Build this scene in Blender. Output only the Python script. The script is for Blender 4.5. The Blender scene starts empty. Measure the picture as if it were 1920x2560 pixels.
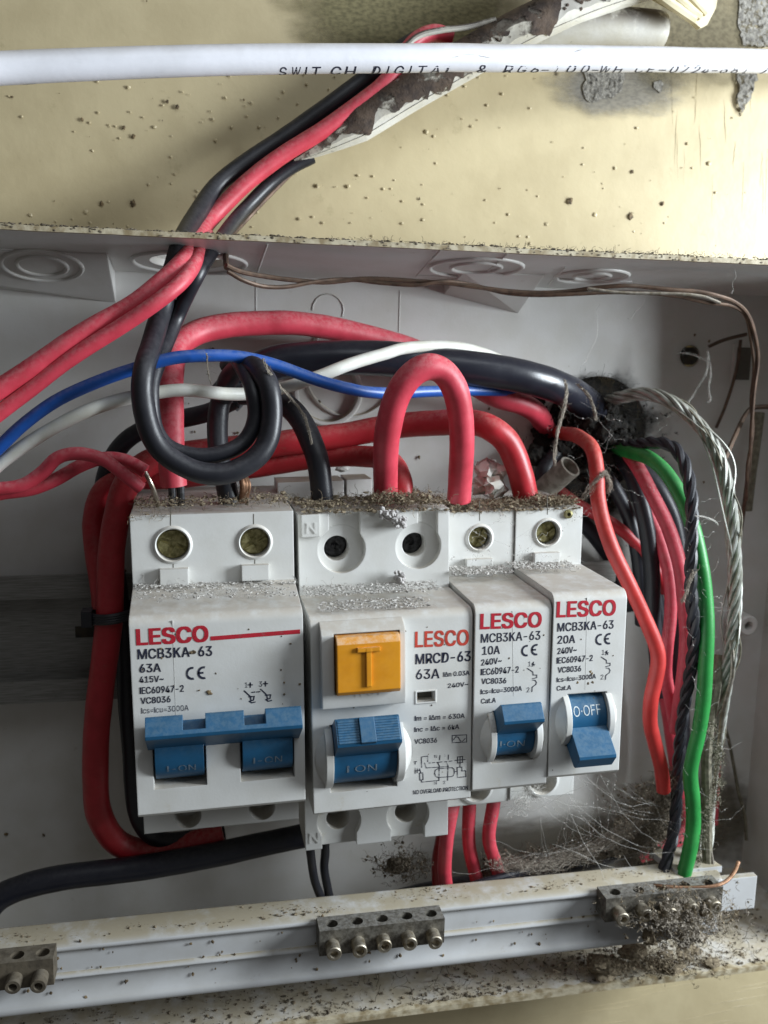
import bpy, bmesh, math, random
from mathutils import Vector, Matrix, noise

# ------------------------------------------------------------------ scene, camera, light
S = bpy.context.scene
COL = S.collection
MM = 0.001
F_PX, W_PX, H_PX = 2300.0, 1920.0, 2560.0
cX = Vector((11164, -146, F_PX)).normalized()          # wall-right, in camera axes (x right, y down, z forward)
cY = Vector((-479, -400, F_PX)); cY = (cY - cX * cY.dot(cX)).normalized()   # into the wall
cZ = cX.cross(cY)
if cZ.y > 0: cZ = -cZ
CAM = Vector((0, -250, 200))                            # millimetres; the panel of the box lies at y = 0

def ray(px, py):
    c = Vector((px - W_PX / 2, py - H_PX / 2, F_PX))
    return Vector((c.dot(cX), c.dot(cY), c.dot(cZ)))

def at(px, py, d):
    """world point (mm) seen at a photo pixel, d mm in front of the camera measured along y"""
    r = ray(px, py)
    return CAM + r * (d / r.y)

def ppm(px, py, d):
    """photo pixels per mm there"""
    return ray(px, py).y / d

cam = bpy.data.cameras.new('camera')
cam.sensor_fit = 'HORIZONTAL'; cam.sensor_width = 36.0; cam.lens = 36.0 * F_PX / W_PX
cam.clip_start = 0.005; cam.clip_end = 50
cam.dof.use_dof = True; cam.dof.focus_distance = 0.200; cam.dof.aperture_fstop = 34
camo = bpy.data.objects.new('camera', cam); COL.objects.link(camo)
R3 = Matrix(((cX.x, -cX.y, -cX.z), (cY.x, -cY.y, -cY.z), (cZ.x, -cZ.y, -cZ.z)))
camo.matrix_world = Matrix.Translation(CAM * MM) @ R3.to_4x4()
S.camera = camo

S.view_settings.view_transform = 'Standard'; S.view_settings.look = 'None'
S.view_settings.exposure = 0.0; S.view_settings.gamma = 1.0

w = bpy.data.worlds.new('World'); S.world = w; w.use_nodes = True
w.node_tree.nodes['Background'].inputs[0].default_value = (0.97, 0.97, 0.95, 1)
w.node_tree.nodes['Background'].inputs[1].default_value = 0.078

def area(name, loc, target, sx, sy, power, col):
    l = bpy.data.lights.new(name, 'AREA'); l.shape = 'RECTANGLE'; l.size = sx * MM; l.size_y = sy * MM
    l.energy = power; l.color = col
    o = bpy.data.objects.new(name, l); COL.objects.link(o)
    o.location = Vector(loc) * MM
    o.rotation_euler = (Vector(target) - Vector(loc)).to_track_quat('-Z', 'Y').to_euler()
    return o
# daylight from a window to the right, above the box, and the softer sky light from overhead
area('window_daylight', (430, -200, 256), (60, -30, 175), 130, 190, 4.0, (0.87, 0.945, 1.0))
area('overhead_daylight', (200, -360, 620), (60, -20, 150), 420, 320, .95, (0.88, 0.945, 1.0))

random.seed(7)
rnd = random.random
def U(a, b): return a + (b - a) * rnd()

# ------------------------------------------------------------------ mesh builder
class MB:
    def __init__(s): s.v = []; s.f = []
    def add(s, vs, fs):
        n = len(s.v); s.v += [tuple(v) for v in vs]; s.f += [tuple(i + n for i in f) for f in fs]; return s
    def box(s, x0, x1, y0, y1, z0, z1):
        return s.add([(x0,y0,z0),(x1,y0,z0),(x1,y1,z0),(x0,y1,z0),(x0,y0,z1),(x1,y0,z1),(x1,y1,z1),(x0,y1,z1)],
                     [(0,3,2,1),(4,5,6,7),(0,1,5,4),(1,2,6,5),(2,3,7,6),(3,0,4,7)])
    def hexa(s, p):
        return s.add(p, [(0,3,2,1),(4,5,6,7),(0,1,5,4),(1,2,6,5),(2,3,7,6),(3,0,4,7)])
    def prism(s, prof, x0, x1):
        """profile of (y, z) swept along x"""
        n = len(prof)
        a = sum(prof[i][0]*prof[(i+1)%n][1]-prof[(i+1)%n][0]*prof[i][1] for i in range(n))
        if a < 0: prof = prof[::-1]
        vs = [(x0, y, z) for y, z in prof] + [(x1, y, z) for y, z in prof]
        fs = [tuple(range(n))[::-1], tuple(range(n, 2*n))] + [(i, (i+1)%n, n+(i+1)%n, n+i) for i in range(n)]
        return s.add(vs, fs)
    def tube(s, pts, r, n=12, cap=True):
        pts = [Vector(p) for p in pts]
        m = len(pts)
        rs = r if isinstance(r, (list, tuple)) else [r] * m
        t0 = (pts[1] - pts[0]).normalized()
        u = t0.orthogonal().normalized()
        base = len(s.v)
        for i in range(m):
            t = (pts[min(i+1, m-1)] - pts[max(i-1, 0)])
            if t.length < 1e-9: t = t0
            t = t.normalized()
            u = (u - t * u.dot(t))
            u = u.normalized() if u.length > 1e-6 else t.orthogonal().normalized()
            b = t.cross(u)
            for k in range(n):
                a = 2 * math.pi * k / n
                s.v.append(tuple(pts[i] + (u * math.cos(a) + b * math.sin(a)) * rs[i]))
        for i in range(m - 1):
            for k in range(n):
                a, c = base + i*n + k, base + i*n + (k+1) % n
                s.f.append((a, c, c + n, a + n))
        if cap:
            s.f.append(tuple(base + k for k in range(n))[::-1])
            s.f.append(tuple(base + (m-1)*n + k for k in range(n)))
        return s
    def lathe(s, c, axis, prof, n=24, caps=True):
        """profile of (radius, height) turned about axis through c"""
        c = Vector(c); axis = Vector(axis).normalized(); u = axis.orthogonal().normalized(); b = axis.cross(u)
        base = len(s.v); m = len(prof)
        for r, h in prof:
            for k in range(n):
                a = 2*math.pi*k/n
                s.v.append(tuple(c + axis*h + (u*math.cos(a) + b*math.sin(a))*r))
        for i in range(m-1):
            for k in range(n):
                a, d = base+i*n+k, base+i*n+(k+1)%n
                s.f.append((a, d, d+n, a+n))
        if not caps: return s
        if prof[0][0] > 1e-6: s.f.append(tuple(base+k for k in range(n))[::-1])
        if prof[-1][0] > 1e-6: s.f.append(tuple(base+(m-1)*n+k for k in range(n)))
        return s
    def blob(s, c, r, sq=(1,1,1), rough=0.45, sub=0):
        vs, fs = ICO[sub]
        off = Vector((U(-50,50), U(-50,50), U(-50,50)))
        rot = Matrix.Rotation(U(0, 6.28), 3, Vector((U(-1,1), U(-1,1), U(-1,1.01))).normalized())
        out = []
        for v in vs:
            k = 1 + rough * noise.noise(v * 1.7 + off) * 1.6
            q = rot @ (v * (r * k)); out.append((c[0]+q.x*sq[0], c[1]+q.y*sq[1], c[2]+q.z*sq[2]))
        return s.add(out, fs)
    def fibre(s, p, length, r, curl=0.6, n=3, seg=5, dirn=None):
        d = Vector(dirn) if dirn else Vector((U(-1,1), U(-1,1), U(-.5,1)))
        d.normalize(); pts = [Vector(p)]
        for _ in range(seg):
            d = (d + Vector((U(-1,1), U(-1,1), U(-1,1))) * curl).normalized()
            pts.append(pts[-1] + d * (length / seg))
        return s.tube(pts, r, n, False)
    def build(s, name, mat, parent=None, smooth=True, org=None, angle=35):
        """mm coordinates -> one mesh object; org is its (or its parent's) origin in mm"""
        me = bpy.data.meshes.new(name)
        o3 = Vector(org) if org is not None else Vector((0, 0, 0))
        me.from_pydata([((v[0]-o3.x)*MM, (v[1]-o3.y)*MM, (v[2]-o3.z)*MM) for v in s.v], [], s.f)
        me.validate(); me.update()
        if mat: me.materials.append(mat)
        o = bpy.data.objects.new(name, me); COL.objects.link(o)
        if smooth:
            me.polygons.foreach_set('use_smooth', [True]*len(me.polygons)); me.set_sharp_from_angle(angle=math.radians(angle))
        if parent is not None: o.parent = parent
        elif org is not None: o.location = o3 * MM
        return o

ICO = []
for sub in (1, 2, 3):
    b = bmesh.new(); bmesh.ops.create_icosphere(b, subdivisions=sub, radius=1)
    ICO.append(([v.co.copy() for v in b.verts], [tuple(v.index for v in f.verts) for f in b.faces])); b.free()

def tag(o, label=None, cat=None, group=None, kind=None):
    if label: o['label'] = label
    if cat: o['category'] = cat
    if group: o['group'] = group
    if kind: o['kind'] = kind
    return o

def empty(name, loc_mm, roll=0.0):
    o = bpy.data.objects.new(name, None); COL.objects.link(o)
    o.location = Vector(loc_mm) * MM; o.rotation_euler = (0, -roll, 0); o.empty_display_size = 0.005
    return o

def cut(o, cutters):
    """subtract the builder's closed solids from the object's mesh (same local space)"""
    for cb in cutters:
        c = cb.build('cutter', None, None, False)
        c.matrix_world = Matrix.Identity(4); pm = o.parent; o.parent = None; lw = o.location.copy(); o.location = (0,0,0)
        md = o.modifiers.new('cut', 'BOOLEAN'); md.operation = 'DIFFERENCE'; md.object = c; md.solver = 'EXACT'
        bpy.context.view_layer.update()
        dg = bpy.context.evaluated_depsgraph_get()
        me = bpy.data.meshes.new_from_object(o.evaluated_get(dg))
        o.modifiers.clear(); o.data = me
        bpy.data.objects.remove(c); o.parent = pm; o.location = lw
    o.data.polygons.foreach_set('use_smooth', [True]*len(o.data.polygons)); o.data.set_sharp_from_angle(angle=math.radians(35))
    return o

def spline(pts, per=8):
    """Catmull-Rom through points"""
    P = [Vector(p) for p in pts]
    P = [P[0]*2 - P[1]] + P + [P[-1]*2 - P[-2]]
    out = []
    for i in range(1, len(P)-2):
        a, b, c, d = P[i-1:i+3]
        for k in range(per):
            t = k/per
            out.append(0.5*((2*b) + (c-a)*t + (2*a-5*b+4*c-d)*t*t + (3*b-a-3*c+d)*t**3))
    out.append(P[-2]); return out

# ------------------------------------------------------------------ materials
def mat(name, c, c2=None, rough=0.45, metal=0.0, scale=300, bump=0.0, bscale=900, dust=0.0, dustc=(.42,.38,.30), dscale=500,
        spots=0.0, spotc=(.10,.07,.04), sscale=420, edge=0.0, dthr=(.34,.66), spec=0.5, coat=0.0, streak=None, wear=0.0, side=0.0, wsc=700):
    m = bpy.data.materials.new(name); m.use_nodes = True
    nt = m.node_tree; N = nt.nodes; L = nt.links; bs = N['Principled BSDF']
    tc = N.new('ShaderNodeTexCoord'); vec = tc.outputs['Object']
    if streak:
        mp = N.new('ShaderNodeMapping'); mp.inputs['Scale'].default_value = streak; L.new(vec, mp.inputs[0]); svec = mp.outputs[0]
    else: svec = vec
    def nz(sc, det=4, v=vec, ro=.55):
        n = N.new('ShaderNodeTexNoise'); n.inputs['Scale'].default_value = sc; n.inputs['Detail'].default_value = det
        n.inputs['Roughness'].default_value = ro; L.new(v, n.inputs['Vector']); return n.outputs['Fac']
    def ramp(s, a, b, lo=0.0, hi=1.0):
        r = N.new('ShaderNodeMapRange'); r.interpolation_type = 'SMOOTHSTEP'
        r.inputs[1].default_value = a; r.inputs[2].default_value = b; r.inputs[3].default_value = lo; r.inputs[4].default_value = hi
        L.new(s, r.inputs[0]); return r.outputs[0]
    def mix(f, a, b):
        x = N.new('ShaderNodeMix'); x.data_type = 'RGBA'
        if isinstance(f, float): x.inputs[0].default_value = f
        else: L.new(f, x.inputs[0])
        for i, q in ((6, a), (7, b)):
            if isinstance(q, tuple): x.inputs[i].default_value = (*q, 1)
            else: L.new(q, x.inputs[i])
        return x.outputs[2]
    def mul(a, b):
        x = N.new('ShaderNodeMath'); x.operation = 'MULTIPLY'
        for i, q in ((0, a), (1, b)):
            if isinstance(q, float): x.inputs[i].default_value = q
            else: L.new(q, x.inputs[i])
        return x.outputs[0]
    col = mix(ramp(nz(scale, 5, svec), .35, .68), c, c2 or tuple(q*.86 for q in c))
    if spots:
        col = mix(mul(ramp(nz(sscale, 6, vec, .7), .62, .72), float(spots)), col, spotc)
    if dust:
        g = N.new('ShaderNodeNewGeometry'); sx = N.new('ShaderNodeSeparateXYZ'); L.new(g.outputs['Normal'], sx.inputs[0])
        up = ramp(sx.outputs['Z'], -0.1+side*-.9, 0.9)
        col = mix(mul(mul(up, ramp(nz(dscale, 6, vec, .68), *dthr)), float(dust)), col, dustc)
        L.new(ramp(up, 0, 1, rough, min(1, rough+.35*dust)), bs.inputs['Roughness'])
    else: bs.inputs['Roughness'].default_value = rough
    L.new(col, bs.inputs['Base Color'])
    bs.inputs['Metallic'].default_value = metal
    bs.inputs['Specular IOR Level'].default_value = spec
    if coat: bs.inputs['Coat Weight'].default_value = coat; bs.inputs['Coat Roughness'].default_value = .25
    nrm = None
    if edge:
        be = N.new('ShaderNodeBevel'); be.samples = 4; be.inputs['Radius'].default_value = edge*MM; nrm = be.outputs[0]
    if bump:
        bp = N.new('ShaderNodeBump'); bp.inputs['Strength'].default_value = 1.0; bp.inputs['Distance'].default_value = bump*MM
        L.new(nz(bscale, 5, svec, .6), bp.inputs['Height'])
        if nrm: L.new(nrm, bp.inputs['Normal'])
        nrm = bp.outputs[0]
    if nrm: L.new(nrm, bs.inputs['Normal'])
    if wear:
        tr = N.new('ShaderNodeBsdfTransparent'); ms = N.new('ShaderNodeMixShader'); out = N['Material Output']
        L.new(ramp(nz(wsc, 6, vec, .72), .50, .60, 0.0, float(wear)), ms.inputs[0]); L.new(bs.outputs[0], ms.inputs[1]); L.new(tr.outputs[0], ms.inputs[2])
        L.new(ms.outputs[0], out.inputs[0])
    return m

M = {}
M['wall']   = mat('painted_wall', (.575,.485,.30), (.51,.425,.258), .40, bump=.12, bscale=180, scale=60, spots=.30, spotc=(.30,.25,.13), sscale=130)
M['cement'] = mat('bare_cement', (.36,.34,.30), (.16,.15,.135), .95, bump=.5, bscale=1200, scale=900, wear=.9)
M['grime']  = mat('green_grime', (.27,.235,.12), (.12,.105,.055), .9, bump=.15, bscale=900, scale=300, wear=.9)
M['paintlump'] = mat('paint_lump', (.575,.485,.30), None, .35)
M['speck']  = mat('dark_specks', (.07,.05,.03), (.20,.14,.07), .8, scale=900)
M['box']    = mat('aged_box_plastic', (.63,.62,.60), (.58,.565,.53), .42, bump=.03, bscale=1500, scale=90, spots=.25, spotc=(.22,.18,.12), sscale=260, edge=.5, dust=.85, dustc=(.40,.34,.23), dscale=160, dthr=(.2,.6))
M['rim']    = mat('dirty_rim_plastic', (.52,.46,.33), (.26,.20,.11), .6, scale=420, spots=.7, spotc=(.12,.085,.045), sscale=600, bump=.1)
M['rail']   = mat('dull_zinc', (.28,.275,.26), (.17,.165,.15), .5, metal=.45, scale=180, streak=(1,6,30), spots=.4, spotc=(.12,.10,.07))
M['white']  = mat('breaker_plastic', (.665,.665,.645), (.615,.61,.58), .40, scale=120, bump=.02, bscale=1800, edge=.35, dust=.8, dustc=(.50,.45,.38), dthr=(.25,.6),
                  dscale=260, spots=.42, spotc=(.49,.43,.30), sscale=110)
M['guard']  = mat('guard_plastic', (.71,.705,.68), (.64,.63,.59), .35, scale=200, edge=.3)
M['blue']   = mat('blue_plastic', (.013,.100,.215), (.012,.088,.185), .42, scale=300, edge=.25, dust=.35, dustc=(.15,.23,.28), dscale=900)
M['legend'] = mat('worn_white_legend', (.62,.68,.70), None, .6, wear=.55)
M['legend_dim'] = mat('shaded_legend', (.16,.21,.26), None, .6, wear=.6)  # worn legend with the shade under a raised lever put into its colour
M['orange'] = mat('orange_plastic', (.78,.33,.02), (.70,.28,.015), .32, scale=200, edge=.4, dust=.5, dustc=(.80,.72,.60), dscale=700)
M['red_ink']  = mat('red_ink', (.50,.018,.035), None, .5, wear=.25)
M['pale_red_ink'] = mat('faded_red_ink', (.60,.07,.045), None, .5, wear=.4)
M['ink']    = mat('dark_ink', (.022,.025,.05), None, .5, wear=.22)
M['worn_ink'] = mat('worn_dark_ink', (.05,.052,.075), None, .5, wear=.6)
M['hole']   = mat('dark_recess', (.020,.018,.016), (.05,.04,.025), .8)
M['seam_light'] = mat('faint_seam', (.60,.595,.57), None, .5)
M['seam']   = mat('mould_seam', (.12,.11,.09), None, .7)
M['brass']  = mat('grubby_brass_screw', (.52,.47,.24), (.20,.18,.07), .34, metal=.75, scale=900, bump=.05)
M['darkscrew'] = mat('dark_steel_screw', (.09,.09,.095), (.03,.03,.03), .45, metal=.7, scale=900, bump=.05)
M['steel']  = mat('oxidised_terminal_metal', (.22,.205,.175), (.09,.08,.065), .55, metal=.65, scale=700, bump=.12, bscale=1500, dust=.75, dustc=(.34,.33,.31), dscale=900)
M['tscrew'] = mat('terminal_screw_metal', (.52,.47,.38), (.20,.16,.10), .38, metal=.9, scale=700, bump=.06, dust=.5, dustc=(.40,.38,.34))
M['bar']    = mat('busbar_carrier', (.52,.525,.53), (.47,.47,.465), .36, scale=120, metal=.0, edge=.5, dust=.95, dustc=(.33,.285,.20), dscale=110, side=-.6, spots=.3, sscale=200, spotc=(.30,.25,.17), dthr=(.22,.56))
PV = dict(scale=240, bump=.03, bscale=1500, dscale=900)
M['red']    = mat('red_pvc', (.58,.05,.08), (.48,.036,.058), .46, dust=.5, dustc=(.64,.30,.30), spots=.25, spotc=(.30,.16,.12), side=.3, **PV)
M['dkred']  = mat('shiny_red_pvc', (.42,.02,.03), (.35,.016,.022), .40, dust=.45, dustc=(.48,.20,.17), spots=.3, spotc=(.22,.10,.07), **PV)
M['orred']  = mat('orange_red_pvc', (.47,.030,.026), (.39,.024,.021), .46, dust=.45, dustc=(.56,.24,.18), spots=.35, spotc=(.25,.10,.06), **PV)
M['black']  = mat('black_pvc', (.012,.013,.018), (.016,.016,.021), .40, dust=.35, dustc=(.085,.08,.09), spots=.2, spotc=(.06,.05,.045), **PV)
M['navy']   = mat('glossy_black_pvc', (.013,.014,.022), (.017,.018,.026), .30, dust=.12, dustc=(.13,.12,.12), **PV)
M['blu']    = mat('blue_pvc', (.010,.080,.36), (.010,.07,.30), .38, dust=.40, dustc=(.20,.24,.34), **PV)
M['wht']    = mat('white_pvc', (.72,.72,.67), (.64,.63,.55), .38, dust=.18, dustc=(.55,.50,.38), spots=.3, spotc=(.42,.34,.18), sscale=160, scale=240, bump=.02, bscale=1500)
M['coax']   = mat('coax_sheath', (.74,.74,.79), (.66,.66,.70), .38, scale=70, bump=.12, bscale=160, spots=.45, spotc=(.52,.51,.53), sscale=70, dust=.3, dustc=(.42,.39,.33), dscale=90)
M['green']  = mat('green_pvc', (.022,.25,.05), (.018,.20,.04), .42, dust=.35, spots=.3, spotc=(.10,.14,.06), dustc=(.16,.30,.14), **PV)
M['strand'] = mat('tinned_strand', (.42,.43,.40), (.24,.25,.21), .36, metal=.35, scale=400, dust=.6, dustc=(.36,.34,.28), dthr=(.2,.6), coat=.3)
M['dirtstrand'] = mat('dusty_strand', (.20,.18,.13), (.10,.09,.06), .7, scale=700, bump=.1)
M['dull'] = mat('dusty_plastic', (.30,.28,.24), (.17,.15,.12), .8, scale=500, dust=.5, dustc=(.22,.19,.15))
M['stain'] = mat('brown_stained_metal', (.11,.09,.062), (.06,.048,.033), .8, scale=400, bump=.1, dust=.8, dustc=(.15,.13,.10))
M['copper'] = mat('copper', (.40,.235,.15), (.22,.12,.07), .38, metal=.9, scale=600)
M['brown']  = mat('tarnished_copper', (.15,.095,.065), (.08,.05,.035), .48, metal=.4, scale=500, dust=.4, dustc=(.22,.19,.15))
M['tin']    = mat('bare_tinned_wire', (.50,.46,.40), (.28,.24,.18), .30, metal=.9, scale=600)
M['scuff'] = mat('grey_scuff', (.38,.36,.35), None, .7, wear=.6)
M['conduit'] = mat('grimy_conduit', (.70,.68,.62), (.62,.59,.50), .5, scale=150, bump=.08, spots=.9, spotc=(.05,.03,.02), sscale=150, dust=1.0, dustc=(.045,.027,.018), dscale=120, side=1.0, dthr=(.26,.50))
M['trough'] = mat('flaking_dirt', (.10,.068,.048), (.04,.027,.022), .8, scale=260, bump=.25, spots=.6, spotc=(.34,.29,.25), sscale=420, wear=1.0, wsc=150)
M['cream']  = mat('cream_plastic', (.70,.63,.44), (.60,.52,.33), .5, scale=200, spots=.5, spotc=(.16,.12,.07), sscale=200)
M['dirt']   = mat('brown_dust', (.30,.245,.165), (.13,.10,.065), .95, scale=900)
M['dirt2']  = mat('dark_debris', (.085,.07,.05), (.20,.165,.12), .95, scale=900)
M['grit']   = mat('pale_grit', (.52,.50,.47), (.40,.385,.36), .95, scale=700)
M['clump']  = mat('grey_pellets', (.46,.44,.43), (.34,.325,.315), .95, scale=800, bump=.1)
M['grime_dark']   = mat('grime_and_hole_dark', (.008,.007,.006), (.022,.018,.013), .95, scale=700, bump=.3)  # grime round the hole, and the painted darkness inside it
def stainmat(name, c, c2, R, amt=.95, soft=.55):
    m = mat(name, c, c2, .95, scale=700); nt = m.node_tree; N = nt.nodes; L = nt.links
    tc = N.new('ShaderNodeTexCoord'); ln = N.new('ShaderNodeVectorMath'); ln.operation = 'LENGTH'; L.new(tc.outputs['Object'], ln.inputs[0])
    nz = N.new('ShaderNodeTexNoise'); nz.inputs['Scale'].default_value = 2.2/(R*MM)*.6; nz.inputs['Detail'].default_value = 7; nz.inputs['Roughness'].default_value = .68; L.new(tc.outputs['Object'], nz.inputs['Vector'])
    dv = N.new('ShaderNodeMath'); dv.operation = 'DIVIDE'; L.new(ln.outputs['Value'], dv.inputs[0]); dv.inputs[1].default_value = R*MM
    ad = N.new('ShaderNodeMath'); ad.operation = 'MULTIPLY_ADD'; L.new(nz.outputs['Fac'], ad.inputs[0]); ad.inputs[1].default_value = -1.3; L.new(dv.outputs[0], ad.inputs[2])
    mr = N.new('ShaderNodeMapRange'); mr.interpolation_type = 'SMOOTHSTEP'; L.new(ad.outputs[0], mr.inputs[0])
    mr.inputs[1].default_value = .35; mr.inputs[2].default_value = .35-soft; mr.inputs[3].default_value = 0; mr.inputs[4].default_value = amt
    L.new(mr.outputs[0], N['Principled BSDF'].inputs['Alpha']); return m
def stain(name, c, R, m, parent, sx=1.0, sz=1.0, y=-.06):
    """a thin film of colour on an upright face, ragged at its edge"""
    mb = MB(); n = 40; vs = [(0, 0, 0)] + [(R*math.cos(2*math.pi*k/n), 0, R*math.sin(2*math.pi*k/n)) for k in range(n)]
    mb.add(vs, [(0, 1+(k+1) % n, 1+k) for k in range(n)]); o = mb.build(name, m, None, False)
    o.parent = parent; base = parent.matrix_world.translation if parent else Vector((0,0,0))
    o.location = Vector((c[0], y, c[2]))*MM - (parent.location if parent else Vector((0,0,0))); o.scale = (sx, 1, sz); return o
def webmat(name, c, alpha):
    m = mat(name, c, None, .8); nt = m.node_tree; bs = nt.nodes['Principled BSDF']; bs.inputs['Alpha'].default_value = alpha; return m
M['web'] = webmat('cobweb', (.66,.64,.60), .42)
M['webdirty'] = mat('dusty_cobweb', (.34,.30,.25), (.22,.19,.15), .95, scale=900)

# ------------------------------------------------------------------ text
import os
FONT = None; CAP_H = [.7]
try:                                                  # the sans serif that ships with Blender; its built-in face otherwise
    FONT = bpy.data.fonts.load(os.path.join(bpy.utils.system_resource('DATAFILES'), 'fonts', 'Inter.woff2'))
except Exception: pass
RAW = {}
def raw_text(body):
    if body not in RAW:
        cu = bpy.data.curves.new('txt', 'FONT'); cu.body = body
        if FONT: cu.font = FONT
        cu.resolution_u = 3
        o = bpy.data.objects.new('txt', cu); COL.objects.link(o); bpy.context.view_layer.update()
        me = bpy.data.meshes.new_from_object(o.evaluated_get(bpy.context.evaluated_depsgraph_get()))
        RAW[body] = ([v.co.copy() for v in me.vertices], [tuple(p.vertices) for p in me.polygons])
        bpy.data.objects.remove(o); bpy.data.curves.remove(cu); bpy.data.meshes.remove(me)
    return RAW[body]
_h = raw_text('H')[0]; CAP = max(v.y for v in _h) - min(v.y for v in _h); CAP_H[0] = CAP
PLAIN = {'K': 'H', 'I': 'i'}                          # letters drawn by hand: a plain K and an I without serifs
def text_mesh(body, bold=0.0, spacing=1.0, slices=0):
    sub = ''.join(PLAIN.get(c, c) for c in body)
    v0, f0 = raw_text(sub); vs = list(v0); fs = list(f0); top = CAP_H[0]
    for k, c in enumerate(body):
        if c not in PLAIN: continue
        pre = raw_text(sub[:k])[0] if sub[:k].strip() else []
        lo = max((v.x for v in pre), default=-9) + 1e-4; hi = max(v.x for v in raw_text(sub[:k+1])[0]) + 1e-4
        inside = [v.x for v in v0 if lo < v.x < hi]; a, b = min(inside), max(inside); n = len(vs)
        fs = [f for f in fs if not all(i < len(v0) and lo < v0[i].x < hi for i in f)]
        if c == 'I':
            m_ = (a+b)/2; q = [[(m_-.048, 0), (m_+.048, 0), (m_+.048, top), (m_-.048, top)]]
        else:
            w_ = b-a; q = [[(a, 0), (a+.095, 0), (a+.095, top), (a, top)], [(a+.095, top*.36), (a+.095, top*.52), (a+w_*.80, top), (a+w_*.99, top)],
                           [(a+w_*.34, top*.56), (a+w_*.47, top*.68), (a+w_*1.0, 0), (a+w_*.80, 0)]]
        for p in q:
            n = len(vs); vs += [Vector((x, y, 0)) for x, y in p]; fs.append((n, n+1, n+2, n+3))
    used = sorted({i for f in fs for i in f}); ix = {u: k for k, u in enumerate(used)}
    vs = [vs[u] for u in used]; fs = [tuple(ix[i] for i in f) for f in fs]
    me = bpy.data.meshes.new('txt'); me.from_pydata(vs, [], fs)
    if slices:
        b = bmesh.new(); b.from_mesh(me)
        for k in range(1, slices):
            bmesh.ops.bisect_plane(b, geom=b.verts[:]+b.edges[:]+b.faces[:], plane_co=(0, CAP*k/slices, 0), plane_no=(0,1,0))
        b.to_mesh(me); b.free()
    vs = [v.co.copy() for v in me.vertices]; fs = [tuple(p.vertices) for p in me.polygons]
    bpy.data.meshes.remove(me)
    if bold:                                      # heavier strokes: shifted copies, each a hair behind the other
        b0 = bold*.7; n0 = len(vs); base = list(vs); bf = list(fs); vs = []; fs = []
        for i, (dx, dy) in enumerate(((-b0, -b0*.5), (b0, -b0*.5), (-b0, b0*.5), (b0, b0*.5))):
            vs += [Vector((v.x+dx, v.y+dy, i*.004)) for v in base]; fs += [tuple(k+n0*i for k in f) for f in bf]
    xs = [v.x for v in vs]
    return vs, fs, min(xs), max(xs)


# ------------------------------------------------------------------ the wall
WALL = 260
def wall_pt(px, py): return at(px, py, WALL)
wallm = MB()
x0, x1, z0, z1 = -420, 560, -380, 640
nx, nz_ = 70, 70
vs = []
for j in range(nz_+1):
    for i in range(nx+1):
        x, z = x0+(x1-x0)*i/nx, z0+(z1-z0)*j/nz_
        y = 10 + .35*noise.noise(Vector((x*.02, z*.02, 0))) + .12*noise.noise(Vector((x*.07, z*.07, 5)))
        vs.append((x, y, z))
wallm.add(vs, [(j*(nx+1)+i, j*(nx+1)+i+1, (j+1)*(nx+1)+i+1, (j+1)*(nx+1)+i) for j in range(nz_) for i in range(nx)])
wall = wallm.build('wall', M['wall']); tag(wall, 'yellow painted wall behind and around the box', kind='structure')

def patch(name, outline, m, lift=.25, jag=.5):
    """irregular raised scab on the wall, outline in photo pixels"""
    P = [wall_pt(*p) for p in outline]; n = len(P); out = []
    for i in range(n):
        a, b = P[i], P[(i+1)%n]; k = max(2, int((b-a).length/1.0))
        for q in range(k):
            p = a.lerp(b, q/k); out.append(p + Vector((U(-jag,jag), 0, U(-jag,jag))))
    c = sum(out, Vector())/len(out); mb = MB()
    ring = [(p.x, 9.2-lift, p.z) for p in out]; base = [(p.x+(p.x-c.x)*.01, 10.3, p.z) for p in out]
    mid = [(c.x+(p.x-c.x)*.5, 9.2-lift-.1*rnd(), c.z+(p.z-c.z)*.5) for p in out]
    n = len(out); vs = ring + base + mid + [(c.x, 9.2-lift, c.z)]
    fs = [(i, n+i, n+(i+1)%n, (i+1)%n) for i in range(n)] + [(i, (i+1)%n, 2*n+(i+1)%n, 2*n+i) for i in range(n)] + [(2*n+i, 2*n+(i+1)%n, 3*n) for i in range(n)]
    mb.add(vs, fs); return mb.build(name, m, wall)
patch('bare_cement_patch', [(1455,150),(1570,150),(1560,190),(1548,235),(1500,252),(1468,258),(1452,240),(1460,200)], M['cement'])
patch('bare_cement_patch', [(1838,150),(1895,150),(1888,200),(1870,250),(1848,295),(1842,250),(1840,200)], M['cement'])
patch('bare_cement_patch', [(1632,205),(1650,200),(1652,222),(1642,234),(1634,222)], M['cement'])
patch('bare_cement_patch', [(1850,-40),(1960,-40),(1960,115),(1900,118),(1850,112),(1842,60)], M['cement'])
q = wall_pt(1010, 20); stain('grime_stain', q, 34, stainmat('wall_grime', (.24,.21,.11), (.13,.115,.06), 34, .9), wall, 1.1, .55, 9.3)
q = wall_pt(1540, 215); stain('grime_stain', q, 20, stainmat('wall_smudge', (.33,.31,.27), (.22,.21,.19), 20, .7), wall, 1.2, .5, 9.3)
q = wall_pt(1700, 60); stain('grime_stain', q, 26, stainmat('wall_grime', (.22,.19,.12), (.13,.11,.07), 26, .85), wall, 1.1, .8, 9.25)


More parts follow.
